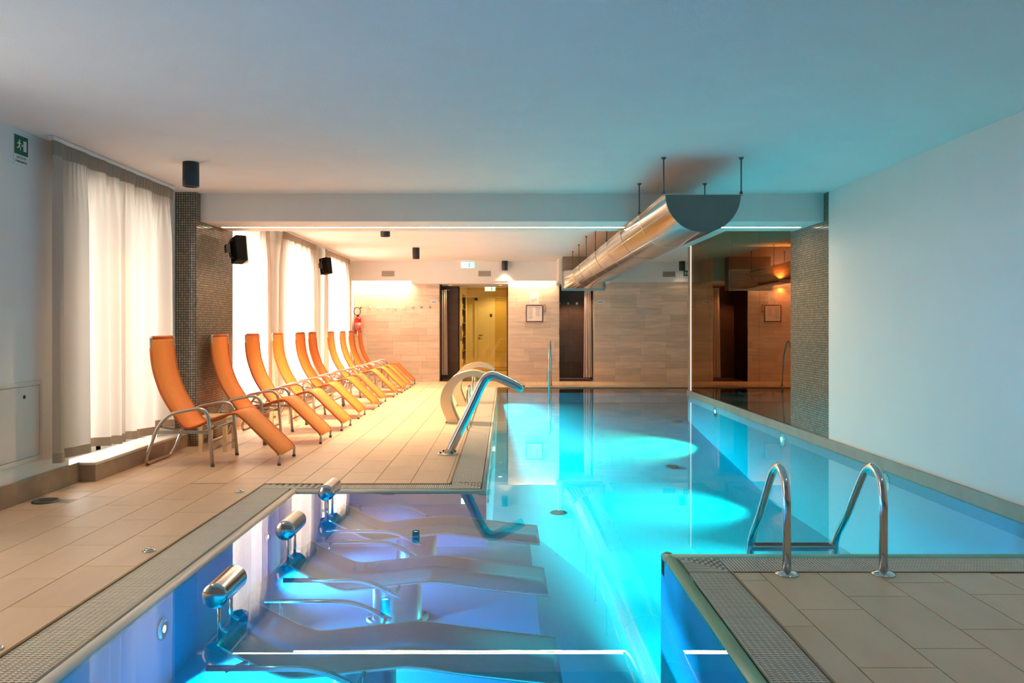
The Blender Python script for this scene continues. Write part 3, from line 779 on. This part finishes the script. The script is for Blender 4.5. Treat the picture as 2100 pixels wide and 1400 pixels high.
MB().lathe([(.105, 0), (.105, .008), (.09, .012), (0, .012)], (0, 0, 0), 'z', 24).build('base_plate', M['steel_soft'], wc)
for a in range(4):
    MB().lathe([(.011, .012), (.011, .024), (.006, .028)], (.088*math.cos(a*PI/2+.6), .088*math.sin(a*PI/2+.6), 0), 'z', 6).build('bolt', M['rod'], wc)

# ---- swan-neck waterfall spouts
outer = px([(921, 868), (908.6, 841), (905, 820), (911, 797), (927, 777), (944, 767), (970, 761.5), (991, 766), (1004, 772), (1011, 778)], 10.5, -.70)
inner = px([(943, 868), (931, 841), (926, 820), (931, 801), (944, 784), (958.6, 775), (973, 773), (992, 775), (1003, 779), (1008, 782)], 10.5, -.70)
zz = min(outer[0][1], inner[0][1]); so = smooth2([(a, max(0, b-zz)) for a, b in outer], 5); si = smooth2([(a, max(0, b-zz)) for a, b in inner], 5)
M['swan'] = mat('satin_steel_gold_reflection', (.82, .68, .48), .42, 1.0, var=.05, scale=5)  # gold of the reflected surroundings put into the steel's base colour
for Y, lab in ((10.5, 'wide curved swan-neck waterfall spout just behind the water cannon'), (12.75, 'wide curved swan-neck waterfall spout closer to the entrance niche')):
    t = thing('waterfall_spout', lab, 'water spout', (-.70, Y, 0), group='swan-neck waterfall spouts')
    n_ = len(so); d = .17
    mb = MB()
    for y in (-d, d): mb.add([(a, y, b) for a, b in so]+[(a, y, b) for a, b in si], [(i, i+1, n_+i+1, n_+i) for i in range(n_-1)])
    mb.add([(a, y, b) for y in (-d, d) for a, b in so], [(i, i+1, n_+i+1, n_+i) for i in range(n_-1)], True)
    mb.add([(a, y, b) for y in (-d, d) for a, b in si], [(i, i+1, n_+i+1, n_+i) for i in range(n_-1)], True)
    mb.build('neck', M['swan'], t)
    x0, x1 = so[0][0], si[0][0]
    MB().box(x0-.04, x1+.04, -d-.03, d+.03, 0, .012).build('base_plate', M['steel_soft'], t)
    for qx in (x0-.022, x1+.022):
        for qy in (-d-.012, d+.012):
            MB().lathe([(.010, .012), (.010, .022), (.005, .026)], (qx, qy, 0), 'z', 6).build('bolt', M['rod'], t)
    MB().box(so[-1][0]-.01, so[-1][0]+.004, -d+.01, d-.01, so[-1][1]-.025, so[-1][1]-.003).build('mouth', M['black'], t)

# ---- slim grab rails on the pool edge
for k, (x, y, lab) in enumerate([(-.475, 9.62, 'slim steel grab rail at the grating edge beside the nearer waterfall spout'), (-.49, 11.62, 'slim steel grab rail at the grating edge beside the farther waterfall spout')]):
    t = thing('grab_rail', lab, 'handrail', (x, y, 0), group='slim grab rails')
    MB().tube(fillet([(0, 0, 0), (0, 0, .54), (.02, .34, .54), (.02, .34, 0)], .09, 6), .012, 8).build('rail', M['steel'], t)
    for yy in (0, .34):
        MB().lathe([(.03, 0), (.03, .006), (.013, .010)], (.02*(yy > 0), yy, 0), 'z', 14).build('flange', M['steel'], t)

# ---- whirlpool recliners standing under water with headrest rolls
def recliner():
    t = thing('whirlpool_recliner', '', 'recliner')
    X0 = -.646; zf = FZ
    prof = [(-1.23, -.055), (-1.10, -.125), (-.98, -.178), (-.90, -.196), (-.78, -.186), (-.60, -.166), (-.45, -.151), (-.395, -.151), (-.33, -.158), (-.15, -.183), (.07, -.208), (.245, -.226)]
    line = smooth2([(x-X0, z-zf) for x, z in prof], 5)
    mb = MB(); ribbon(mb, line, .008, -.25, .25); mb.build('seat_panel', M['recliner'], t)
    for s in (-1, 1):
        MB().tube([(x, s*.25, z) for x, z in line], .007, 8).build('edge_bead', M['steel_soft'], t)
        y = s*.38; z0 = -.097-zf
        MB().tube(fillet([(-1.22-X0, y, z0), (-.76-X0, y, z0), (-.58-X0, y, -.19-zf)], .16, 8), .013, 10).build('armrest', M['steel'], t)
        MB().tube([(-1.14-X0, y, z0-.01), (-1.10-X0, s*.25, -.13-zf)], .010, 8).build('arm_strut', M['steel'], t)
        MB().tube([(-.605-X0, y, -.18-zf), (-.60-X0, s*.25, -.172-zf)], .010, 8).build('arm_strut', M['steel'], t)
    MB().lathe([(.187, 0), (.187, .012), (.15, .016), (.146, .02), (.146, .262)], (0, 0, 0), 'z', 32).build('pedestal', M['steel_soft'], t)
    for k in range(8):
        a = k*PI/4+.3; MB().lathe([(.010, .012), (.010, .022), (.005, .025)], (.168*math.cos(a), .168*math.sin(a), 0), 'z', 6).build('bolt', M['rod'], t)
    # headrest roll above the water
    r = .0575; zc = .11-zf; xc = -1.283-X0
    prof2 = [(0, -.149), (.02, -.1475), (.04, -.142), (.053, -.134), (r, -.128), (r, -.1275), (r, .1275), (r, .128), (.053, .134), (.04, .142), (.02, .1475), (0, .149)]
    hd = MB().lathe(prof2, (xc, 0, zc), 'y', 32).build('headrest_roll', M['steel'], t)
    for s in (-1, 1):
        MB().tube(fillet([(xc, s*.075, zc-.05), (xc+.002, s*.075, -.055-zf), (xc+.06, s*.075, -.075-zf)], .02, 5), .0085, 8).build('headrest_rod', M['steel'], t)
    return t
R0 = recliner()
RL = ['submerged steel recliner under the light strip reflection, with a roll headrest', 'middle submerged steel recliner with a roll headrest', 'submerged steel recliner nearest the back edge of the whirlpool bay']
for i, y in enumerate((3.53, 4.62, 5.64)):
    o = R0 if i == 0 else copy_tree(R0)
    o.location = (-.646, y, FZ); tag(o, RL[i], 'recliner', 'whirlpool recliners')

# ---- brown tinted glass partition
gp = thing('glass_partition', 'tall brown tinted glass partition beside the pool', 'partition', (XR+.03, 12.0, .085))
ys = [9.445, 10.63, 11.92, 13.22, 14.52]
for a, b in zip(ys[:-1], ys[1:]):
    MB().box(-.025, -.013, a+.002-12, b-.002-12, 0, 2.36 if a < 9.4 else CZ2-.085).build('pane', M['brownglass'], gp)
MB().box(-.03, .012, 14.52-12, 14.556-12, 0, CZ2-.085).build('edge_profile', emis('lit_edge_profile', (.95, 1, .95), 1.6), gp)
# ---- lounge behind the glass: sconce and dark chairs
sn2 = thing('wall_sconce', 'small square up and down wall light behind the tinted glass', 'lamp', (5.22, 14.62, 2.12))
MB().box(-.07, .07, -.10, 0, -.05, .05).build('body', M['brass_glow'], sn2)
for s in (-1, 1):
    MB().box(-.055, .055, -.09, -.012, s*.052-.002, s*.052+.002).build('lens', M['lens'], sn2)
    spot('lamp', (0, -.05, s*.06), (0 if s < 0 else PI, 0, 0), 320, (1, .74, .42), 140, .8, .03, sn2)
def dark_chair(x, y, rz, lab):
    t = thing('lounge_chair', lab, 'chair', (x, y, .06), rz, 'dark chairs behind the tinted glass')
    ln = smooth2([(-.18, .80), (-.17, .60), (-.12, .40), (-.03, .36), (.12, .40), (.20, .38), (.30, .18), (.33, .05)], 5)
    mb = MB(); ribbon(mb, ln, .03, -.2, .2); mb.build('shell', M['darkchair'], t)
    for s in (-1, 1):
        MB().tube(fillet([(-.22, s*.21, 0), (-.2, s*.21, .5), (.15, s*.21, .5), (.18, s*.21, 0)], .08), .02, 8).build('side_frame', M['darkchair'], t)
for k, (x, y) in enumerate([(3.98, 14.05), (4.63, 14.05), (5.3, 13.9), (5.97, 13.7)]):
    dark_chair(x, y, 0, 'dark lounge chair behind the tinted glass, %s from the lit glass edge' % ['first', 'second', 'third', 'fourth'][k])

# ================================================================== SMALL THINGS
def text_mesh(s, size, m, name, parent, loc, rot, align='CENTER'):
    cu = bpy.data.curves.new(name, 'FONT'); cu.body = s; cu.size = size; cu.align_x = align; cu.align_y = 'CENTER'; cu.extrude = .0006
    o = bpy.data.objects.new(name, cu); C.objects.link(o)
    dg = bpy.context.evaluated_depsgraph_get(); me = bpy.data.meshes.new_from_object(o.evaluated_get(dg))
    bpy.data.objects.remove(o); me.materials.clear(); me.materials.append(m)
    q = obj(name, me, parent); q.location = loc; q.rotation_euler = rot; return q
def pictogram(mb, cx, cz, s, y, flip=1):
    # running figure, arrow and door as thin raised shapes in the x-z plane at depth y
    def poly(pts): mb.prism([(cx+flip*a*s, cz+b*s) for a, b in pts], 'y', y-.001, y)
    poly([(.16, -.26), (.40, -.26), (.40, .26), (.16, .26)])                         # door
    poly([(.02, -.03), (.02, .03), (.07, .03), (.07, .08), (.14, 0), (.07, -.08), (.07, -.03)])   # arrow
    mb.lathe([(0, y-.001), (.055*s, y-.001), (.055*s, y)], (cx+flip*-.10*s, 0, cz+.22*s), 'y', 12) if False else None
    poly([(-.14+.05*math.cos(a), .22+.05*math.sin(a)) for a in [2*PI*i/10 for i in range(10)]])
    poly([(-.24, .14), (-.12, .16), (-.12, -.02), (-.20, -.02)])                     # torso
    poly([(-.20, -.02), (-.12, -.02), (-.05, -.12), (-.06, -.26), (-.10, -.26), (-.10, -.14)])   # front leg
    poly([(-.20, -.02), (-.15, -.04), (-.22, -.16), (-.36, -.18), (-.36, -.14), (-.25, -.12)])   # rear leg
    poly([(-.12, .15), (-.02, .08), (-.04, .05), (-.12, .09)])
    poly([(-.24, .14), (-.34, .04), (-.31, .02), (-.21, .09)])
# exit sign on the left wall (faces +x)
es = thing('exit_sign', 'green emergency exit sign with lettering below, on the left wall beside the curtain', 'sign', (XL+.001, 5.69, 2.60), PI/2)
MB().box(-.083, .083, -.004, 0, -.115, .108).build('plate', M['signwhite'], es)
MB().box(-.079, .079, -.006, -.004, -.036, .104).build('green_field', M['green'], es)
mb = MB(); pictogram(mb, 0, .034, .15, -.006); mb.build('pictogram', M['signwhite'], es)
text_mesh('USCITA DI', .024, M['ink'], 'lettering', es, (0, -.0046, -.058), (PI/2, 0, 0))
text_mesh('EMERGENZA', .024, M['ink'], 'lettering', es, (0, -.0046, -.088), (PI/2, 0, 0))
# exit sign on the back bulkhead at the right
e2 = thing('exit_sign', 'small green exit sign with a white caption on the back bulkhead next to the vent', 'sign', (4.27, YB-.051, 2.545))
MB().box(-.075, .075, -.004, 0, -.115, .075).build('plate', M['signwhite'], e2)
MB().box(-.072, .072, -.006, -.004, -.062, .072).build('green_field', M['green'], e2)
mb = MB(); pictogram(mb, 0, .004, .15, -.006); mb.build('pictogram', M['signwhite'], e2)
MB().box(-.055, .055, -.0046, -.004, -.088, -.080).box(-.06, .06, -.0046, -.004, -.105, -.097).build('caption', M['greyink'], e2)
# lit exit lamps
M['exitlit'] = emis('lit_exit_white', (.80, 1, .88), 5); M['exitgreen'] = emis('lit_exit_green', (.15, .9, .45), 1.6)
def exit_lamp(x, y, z, s, lab, ceil=None):
    t = thing('exit_lamp', lab, 'sign', (x, y, z), group='lit exit lamps')
    MB().box(-.17*s, .17*s, -.03, 0, -.08*s, .08*s).build('case', M['white'], t)
    MB().box(-.155*s, .155*s, -.033, -.03, -.068*s, .068*s).build('lit_field', M['exitlit'], t)
    mb = MB(); pictogram(mb, -.02*s, 0, .24*s, -.033); mb.build('pictogram', M['exitgreen'], t)
    if ceil: MB().box(-.05, .05, -.024, -.006, .08*s, ceil-z).build('ceiling_mount', M['white'], t)
    MB().box(.172*s, .186*s, -.026, 0, -.06*s, .06*s).build('side_fin', M['exitgreen'], t)
exit_lamp(-.88, YB-.21, 2.73, .95, 'lit white and green exit lamp on the bulkhead above the entrance niche')
exit_lamp(-.47, 24.0, 2.47, 1.0, 'lit green exit lamp in the corridor behind the gold glass', 2.60)
# access panel on left wall
ap = thing('access_panel', 'glossy white service panel with round lock low on the left wall', 'panel', (XL+.001, 5.32, .585), PI/2)
MB().box(-.62, .62, -.012, 0, -.30, -.27).box(-.62, .62, -.012, 0, .27, .30).box(-.62, -.59, -.012, 0, -.27, .27).box(.59, .62, -.012, 0, -.27, .27).build('frame', M['panel'], ap)
MB().bbox(-.585, .585, -.009, 0, -.265, .265, .001).build('door', M['panel'], ap)
MB().lathe([(0, -.014), (.013, -.013), (.015, -.009)], (.40, 0, .19), 'y', 14).build('lock', M['black'], ap)
# floor drains and air buttons on the left deck
fd = thing('floor_drain', 'round metal floor outlet cover beside the left skirting', 'drain', (-3.41, 5.72, 0))
MB().lathe([(.095, 0), (.093, .010), (.080, .012), (.072, .007), (0, .006)], (0, 0, 0), 'z', 28).build('ring', M['rod'], fd)
MB().box(-.05, .05, -.004, .004, .006, .010).build('slot', M['rod'], fd)
sd = thing('square_drain', 'small square slotted floor drain next to the round outlet cover', 'drain', (-3.28, 5.74, 0))
MB().box(-.06, .06, -.06, .06, 0, .002).build('plate', M['vent'], sd)
sl = MB()
for i in range(5):
    for j in range(5): sl.box(-.05+i*.021, -.038+i*.021, -.05+j*.021, -.038+j*.021, .002, .0026)
sl.build('slots', M['rod'], sd)
for k, (x, y) in enumerate([(-2.06, 4.456), (-2.087, 6.06), (-2.06, 3.10)]):
    t = thing('air_button', ['chrome push button stud on the deck edge beside the middle headrest roll', 'chrome push button stud on the deck near the corner of the grating', 'chrome push button stud on the deck edge beside the nearest headrest roll'][k], 'button', (x, y, 0), group='chrome deck buttons')
    MB().lathe([(.038, 0), (.037, .006), (.028, .012)], (0, 0, 0), 'z', 20).build('ring', M['steel'], t)
    MB().lathe([(.026, .010), (.022, .018), (0, .021)], (0, 0, 0), 'z', 20).build('plunger', M['steel'], t)
# speakers
def speaker(loc, rz, s, lab, tilt=.25):
    t = thing('wall_speaker', lab, 'speaker', loc, rz, 'wall speakers'); t.rotation_euler = (tilt*.0, tilt, rz)
    MB().bbox(-.10*s, .10*s, -.13*s, .0, -.16*s, .16*s, .008).build('cabinet', M['speaker_black'], t)
    pts = [(-.10*s, -.13*s)]+[(-.10*s+.20*s*i/8, -.13*s-.04*s*math.sin(PI*i/8)-.004) for i in range(9)]+[(.10*s, -.13*s)]
    MB().prism(pts, 'z', -.162*s, .162*s, True).build('grille', M['speaker_front'], t)
    MB().lathe([(0, -.006), (.012*s, -.004), (.012*s, 0)], (.0, -.172*s, .0), 'y', 10).build('badge', M['steel'], t)
    MB().tube(fillet([(0, 0, .12*s), (0, .05*s, .10*s), (0, .05*s, -.10*s), (0, 0, -.12*s)], .03), .010*s, 8).build('bracket', M['black'], t)
    MB().box(-.03*s, .03*s, .05*s, .10*s, -.05*s, .05*s).build('wall_mount', M['black'], t)
speaker((-3.21, 9.10, 2.21), math.radians(130), .95, 'black wall speaker with cream grille on the mosaic column', .2)
speaker((-3.42, 14.5, 2.44), math.radians(150), .95, 'small black wall speaker on the wall pier between far curtains', .15)
# emergency lamp boxes on the pier
el = thing('emergency_lamp', 'pale rectangular emergency lamp box with a small dial on the wall pier', 'lamp', (XL+.001, 11.55, 2.42), PI/2)
MB().bbox(-.2, .2, -.05, 0, -.15, .15, .006).build('case', M['creambox'], el)
MB().box(-.14, .14, -.054, -.05, -.12, .12).build('cover', M['white'], el)
MB().lathe([(0, -.06), (.014, -.058), (.014, -.054)], (-.06, 0, -.04), 'y', 12).build('dial', M['rod'], el)
jb = thing('junction_box', 'small white junction box above the emergency lamp', 'box', (XL+.001, 11.55, 2.66), PI/2)
MB().bbox(-.1, .1, -.04, 0, -.05, .05, .004).build('case', M['white'], jb)
MB().box(-.092, .092, -.044, -.04, -.043, .043).build('lid', M['white'], jb)
# fire extinguisher
fe = thing('fire_extinguisher', 'red fire extinguisher with hose loop hanging in the corner of the back wall', 'extinguisher', (-3.46, YB-.11, 1.13))
MB().lathe([(.06, 0), (.075, .012), (.078, .03), (.078, .33), (.066, .37), (.035, .395), (.022, .40)], (0, 0, 0), 'z', 24).build('cylinder', M['red'], fe)
MB().lathe([(.0785, .08), (.0785, .26)], (0, 0, 0), 'z', 24).build('label_sleeve', mat('extinguisher_label', (.60, .13, .11), .5, var=.25, scale=40), fe)
MB().lathe([(.022, .40), (.028, .41), (.028, .44), (.012, .45)], (0, 0, 0), 'z', 14).build('valve', M['black'], fe)
MB().tube([(-.01+.075*math.cos(a), -.03, .52+.095*math.sin(a)) for a in [2*PI*i/24 for i in range(24)]], .009, 7, closed=True).build('hose', M['black'], fe)
MB().box(-.03, .03, .075, .108, .30, .36).build('wall_hook', M['rod'], fe)
# coat hooks
def hook(x, z, y, lab, grp, m=None):
    t = thing('coat_hook', lab, 'hook', (x, y, z), group=grp)
    MB().bbox(-.026, .026, -.006, 0, -.026, .026, .0015).build('plate', m or M['steel'], t)
    MB().tube(fillet([(0, -.005, .0), (0, -.04, -.006), (0, -.048, .018)], .012), .006, 7).build('peg', m or M['steel'], t)
ORD = ['first', 'second', 'third', 'fourth', 'fifth', 'sixth', 'seventh', 'eighth', 'ninth']
for i, x in enumerate((740, 758, 776, 794, 811, 830, 847, 864, 882)):
    hook((x-VX)*YB/F, 1.3-(630-VY)*YB/F, YB-.002, 'small steel coat hook on the travertine wall, %s from the fire extinguisher' % ORD[i], 'coat hooks on the travertine wall')
for i, x in enumerate((1147, 1165, 1183, 1201)):
    hook(max(1.31, (x-VX)*19.3/F), 1.3-(622-VY)*19.3/F, 19.298, 'small steel coat hook on the dark shower wall, %s from the shower curtain' % ORD[3-i], 'coat hooks in the shower niche')
# notices
nt_ = thing('framed_notice', 'square white notice in a dark plum frame on the travertine pier', 'notice', ((1096-VX)*YB/F, YB-.002, 1.3-(642.5-VY)*YB/F))
hw = 17.5*YB/F
MB().box(-hw, hw, -.012, 0, hw-.022, hw).box(-hw, hw, -.012, 0, -hw, -hw+.022).box(-hw, -hw+.022, -.012, 0, -hw+.022, hw-.022).box(hw-.022, hw, -.012, 0, -hw+.022, hw-.022).build('frame', M['frame'], nt_)
MB().box(-hw+.02, hw-.02, -.006, 0, -hw+.02, hw-.02).build('sheet', M['paper'], nt_)
pr = MB()
for c in (-1, 1):
    for i in range(16):
        if c > 0 and i > 11: continue
        wd = random.uniform(.09, .13); xx = c*.082
        pr.box(xx-.062, xx-.062+wd, -.0068, -.006, .135-i*.0172, .141-i*.0172)
pr.build('printed_lines', M['greyink'], nt_)
ps = thing('paper_notice', 'pale paper sheet with a faint drawing pinned above the framed notice', 'notice', ((1095.5-VX)*YB/F, YB-.002, 1.3-(611.5-VY)*YB/F))
MB().box(-.11, .11, -.003, 0, -.145, .145).build('sheet', M['paper'], ps)
sk = MB(); rr = random.Random(4)
for i in range(9):
    pts = [(-.07+.016*i, -.004, -.10+rr.uniform(0, .05)), (-.07+.016*i+rr.uniform(-.02, .02), -.004, rr.uniform(-.04, .06))]
    sk.tube(pts, .0028, 4)
for i in range(6): sk.box(-.08+i*.026, -.064+i*.026, -.0038, -.003, -.115, -.104)
sk.build('drawing', M['greyink'], ps)
th = thing('wall_thermometer', 'narrow brown wooden thermometer on the pier beside the framed notice', 'thermometer', ((1117-VX)*YB/F, YB-.002, 1.3-(632-VY)*YB/F))
MB().bbox(-.02, .02, -.014, 0, -.095, .095, .004).build('board', mat('brown_wood_board', (.34, .17, .05), .5, var=.1), th)
MB().tube([(0, -.016, -.07), (0, -.016, .07)], .004, 6).build('tube', M['signwhite'], th)
for x, lab, yy in ((890, 'small pale name plate with blue lettering on the lit travertine wall by the entrance', YB-.002), (1231, 'small pale name plate with blue lettering beside the shower niche', YB-.002)):
    t = thing('name_plate', lab, 'sign', ((x-VX)*YB/F, yy, 1.3-(619-VY)*YB/F), group='small name plates')
    MB().box(-.085, .085, -.004, 0, -.033, .033).build('plate', M['signwhite'], t)
    q = MB()
    for i in range(5): q.box(-.062+i*.026, -.044+i*.026, -.005, -.004, -.014, .014)
    q.build('lettering', M['blueink'], t)
# vents
def vent(x, z, y, lab, m):
    t = thing('air_vent', lab, 'vent', (x, y, z), group='bulkhead air vents')
    w_, h_ = .165, .082
    MB().box(-w_, w_, -.012, 0, h_-.018, h_).box(-w_, w_, -.012, 0, -h_, -h_+.018).box(-w_, -w_+.018, -.012, 0, -h_+.018, h_-.018).box(w_-.018, w_, -.012, 0, -h_+.018, h_-.018).build('frame', M['white'], t)
    MB().box(-w_+.018, w_-.018, -.002, 0, -h_+.018, h_-.018).build('backing', M['rod'], t)
    for i in range(6):
        z_ = -h_+.028+i*.0216
        mb = MB().box(-w_+.018, w_-.018, -.011, -.003, z_-.005, z_+.008); mb.build('slat', m, t)
vent((796-VX)*18/F, 1.3-(561-VY)*18/F, YB-.21, 'slatted air vent in the bulkhead above the hook wall', M['vent'])
vent((994-VX)*18/F, 1.3-(561-VY)*18/F, YB-.21, 'slatted air vent in the bulkhead below the lit exit lamp', M['vent'])
vent((1372-VX)*18.15/F, 1.3-(562-VY)*18.15/F, YB-.05, 'slatted air vent in the bulkhead beside the green exit sign', M['vent'])
hp = thing('ceiling_hatch', 'thin-edged square inspection hatch in the bulkhead beside the duct boxing', 'hatch', ((1122-VX)*18/F, YB-.21, 1.3-(556-VY)*18/F))
MB().bbox(-.15, .15, -.004, 0, -.145, .145, .001).build('cover', M['wall'], hp)
# entrance: shower curtains, recessed downlights, gold glass doors
def small_curtain(x0, x1, y, z0, z1, lab, folds, seed):
    t = thing('shower_curtain', lab, 'curtain', ((x0+x1)/2, y, z0), group='pale shower curtains'); rnd = random.Random(seed); ph = rnd.uniform(0, 6)
    NU, NV = 60, 10; V = []; Fc = []; W = x1-x0
    for j in range(NV+1):
        v = j/NV
        for i in range(NU+1):
            u = i/NU; V.append(((u-.5)*W*(1.0-.25*v), .035*math.sin(folds*2*PI*u+ph)*(1-.4*v), v*(z1-z0)))
    for j in range(NV):
        for i in range(NU): a = j*(NU+1)+i; Fc.append((a, a+1, a+NU+2, a+NU+1))
    MB().add(V, Fc, True).build('cloth', M['shower'], t, fix=False)
    MB().tube([(-W/2-.05, 0, z1-z0), (W/2+.05, 0, z1-z0)], .012, 8).build('rail', M['steel'], t)
small_curtain(-1.60, -1.40, 18.75, .12, 2.18, 'pale pink shower curtain bunched in the entrance niche', 3, 2)
small_curtain(1.87, 2.07, 18.42, .08, 2.22, 'pale pink shower curtain bunched at the right of the dark shower niche', 3, 5)
for x, p in ((-1.33, 20), (-.12, 20)):
    t = thing('recessed_downlight', 'small round recessed downlight in the niche ceiling %s' % ('beside the pink shower curtain' if x < -1 else 'before the fixed gold glass panel'), 'light', (x, 18.62, 2.30), group='niche downlights')
    MB().lathe([(.075, 0), (.075, -.005), (.055, -.006), (.052, 0)], (0, 0, 0), 'z', 20).build('ring', M['white'], t)
    MB().lathe([(0, -.002), (.052, -.002), (.052, 0)], (0, 0, 0), 'z', 20).build('lens', M['lens'], t)
    spot('lamp', (0, 0, -.02), (0, 0, 0), p, WARM, 100, .6, .04, t)
gd = thing('glass_door', 'gold tinted glass entrance door with dark bar handle', 'door', (-1.155, 19.56, 0))
MB().box(.0, .895, 0, .01, .01, 2.27).build('door_leaf', M['goldglass'], gd)
MB().tube(fillet([(.035, -.005, 1.26), (.035, -.05, 1.26), (.035, -.05, 1.32), (.035, -.05, .92), (.035, -.05, .97), (.035, -.005, .97)], .004), .011, 8).build('handle', M['rod'], gd)
MB().tube([(.095, -.005, 1.26), (.035, -.05, 1.26)], .008, 6).tube([(.095, -.005, .97), (.035, -.05, .97)], .008, 6).build('handle_bracket', M['rod'], gd)
MB().box(-.02, .0, -.01, .02, 0, 2.3).build('jamb', M['rod'], gd)
gs = thing('glass_side_panel', 'fixed gold tinted glass panel overlapping the entrance door', 'glass panel', (-.26, 19.60, 0))
MB().box(0, .33, 0, .01, .01, 2.29).build('pane', M['goldglass'], gs)
MB().box(0, .33, .012, .022, .01, 2.29).build('inner_pane', M['goldglass'], gs)
MB().box(.30, .33, -.01, .03, 0, 2.3).build('jamb', M['rod'], gs)
# inner door at the end of the corridor
d1 = struct('door_1', MB().box(-.93, .22, 26.05, 26.098, .10, 2.17), M['creamdoor'])
MB().box(-1.03, -.935, 26.03, 26.098, .10, 2.27).box(.225, .32, 26.03, 26.098, .10, 2.27).box(-1.03, .32, 26.03, 26.098, 2.175, 2.27).build('door_frame', M['cream'], d1)
MB().tube([(-.87, 26.05, 1.00), (-.87, 25.99, 1.00), (-.75, 25.99, 1.00)], .014, 8).build('door_handle', M['rod'], d1)
MB().lathe([(0, -.012), (.022, -.01), (.022, 0)], (-.87, 26.05, .90), 'y', 12).build('lock', M['rod'], d1)
MB().box(-.52, -.44, 26.042, 26.05, 1.62, 1.72).build('door_plate', M['ink'], d1)
# shelf of bottles seen through the gold glass
dsh = thing('display_shelf', 'narrow dark display shelf recessed in the corridor wall behind the gold glass', 'shelf', (SX, (SY0+SY1)/2, .10))
HL, HT = (SY1-SY0)/2, SZT-.10
for s_ in (-1, 1): MB().box(-.155, -.002, min(s_*HL, s_*(HL-.03)), max(s_*HL, s_*(HL-.03)), .0, HT).build('side_panel', M['dtile'], dsh)
MB().box(-.17, -.155, -HL, HL, .0, HT).build('back_panel', M['dtile'], dsh)
SZ = [.0, .43, .86, 1.29, 1.72, HT-.03]
for z in SZ: MB().box(-.155, -.002, -HL+.03, HL-.03, z, z+.03).build('shelf_board', M['dtile'], dsh)
bc = [mat('bottle_teal', (.04, .22, .18), .3, var=.05), mat('bottle_white', (.8, .76, .68), .4, var=.05), mat('bottle_brown', (.16, .06, .03), .3, var=.05)]
bl = ['small %s bottle on the %s board of the display shelf behind the gold glass']; bn = ['teal', 'white', 'brown']; bd = ['lowest', 'second lowest', 'middle', 'second highest', 'highest']
k = 0
for bi, z in enumerate(SZ[:-1]):
    for j in range(3):
        c = j
        t = thing('bottle', bl[0] % (bn[c], bd[bi]), 'bottle', (SX-.075, SY0+.30+j*.68, .10+z+.03), group='bottles on the display shelf')
        hh = .2+.05*((k+j) % 2)
        MB().lathe([(.04, 0), (.045, .01), (.045, hh*.7), (.018, hh*.85), (.018, hh)], (0, 0, 0), 'z', 14).build('body', bc[c], t)
        MB().lathe([(.02, hh), (.02, hh+.03), (.0, hh+.032)], (0, 0, 0), 'z', 12).build('cap', M['black'], t)
        k += 1
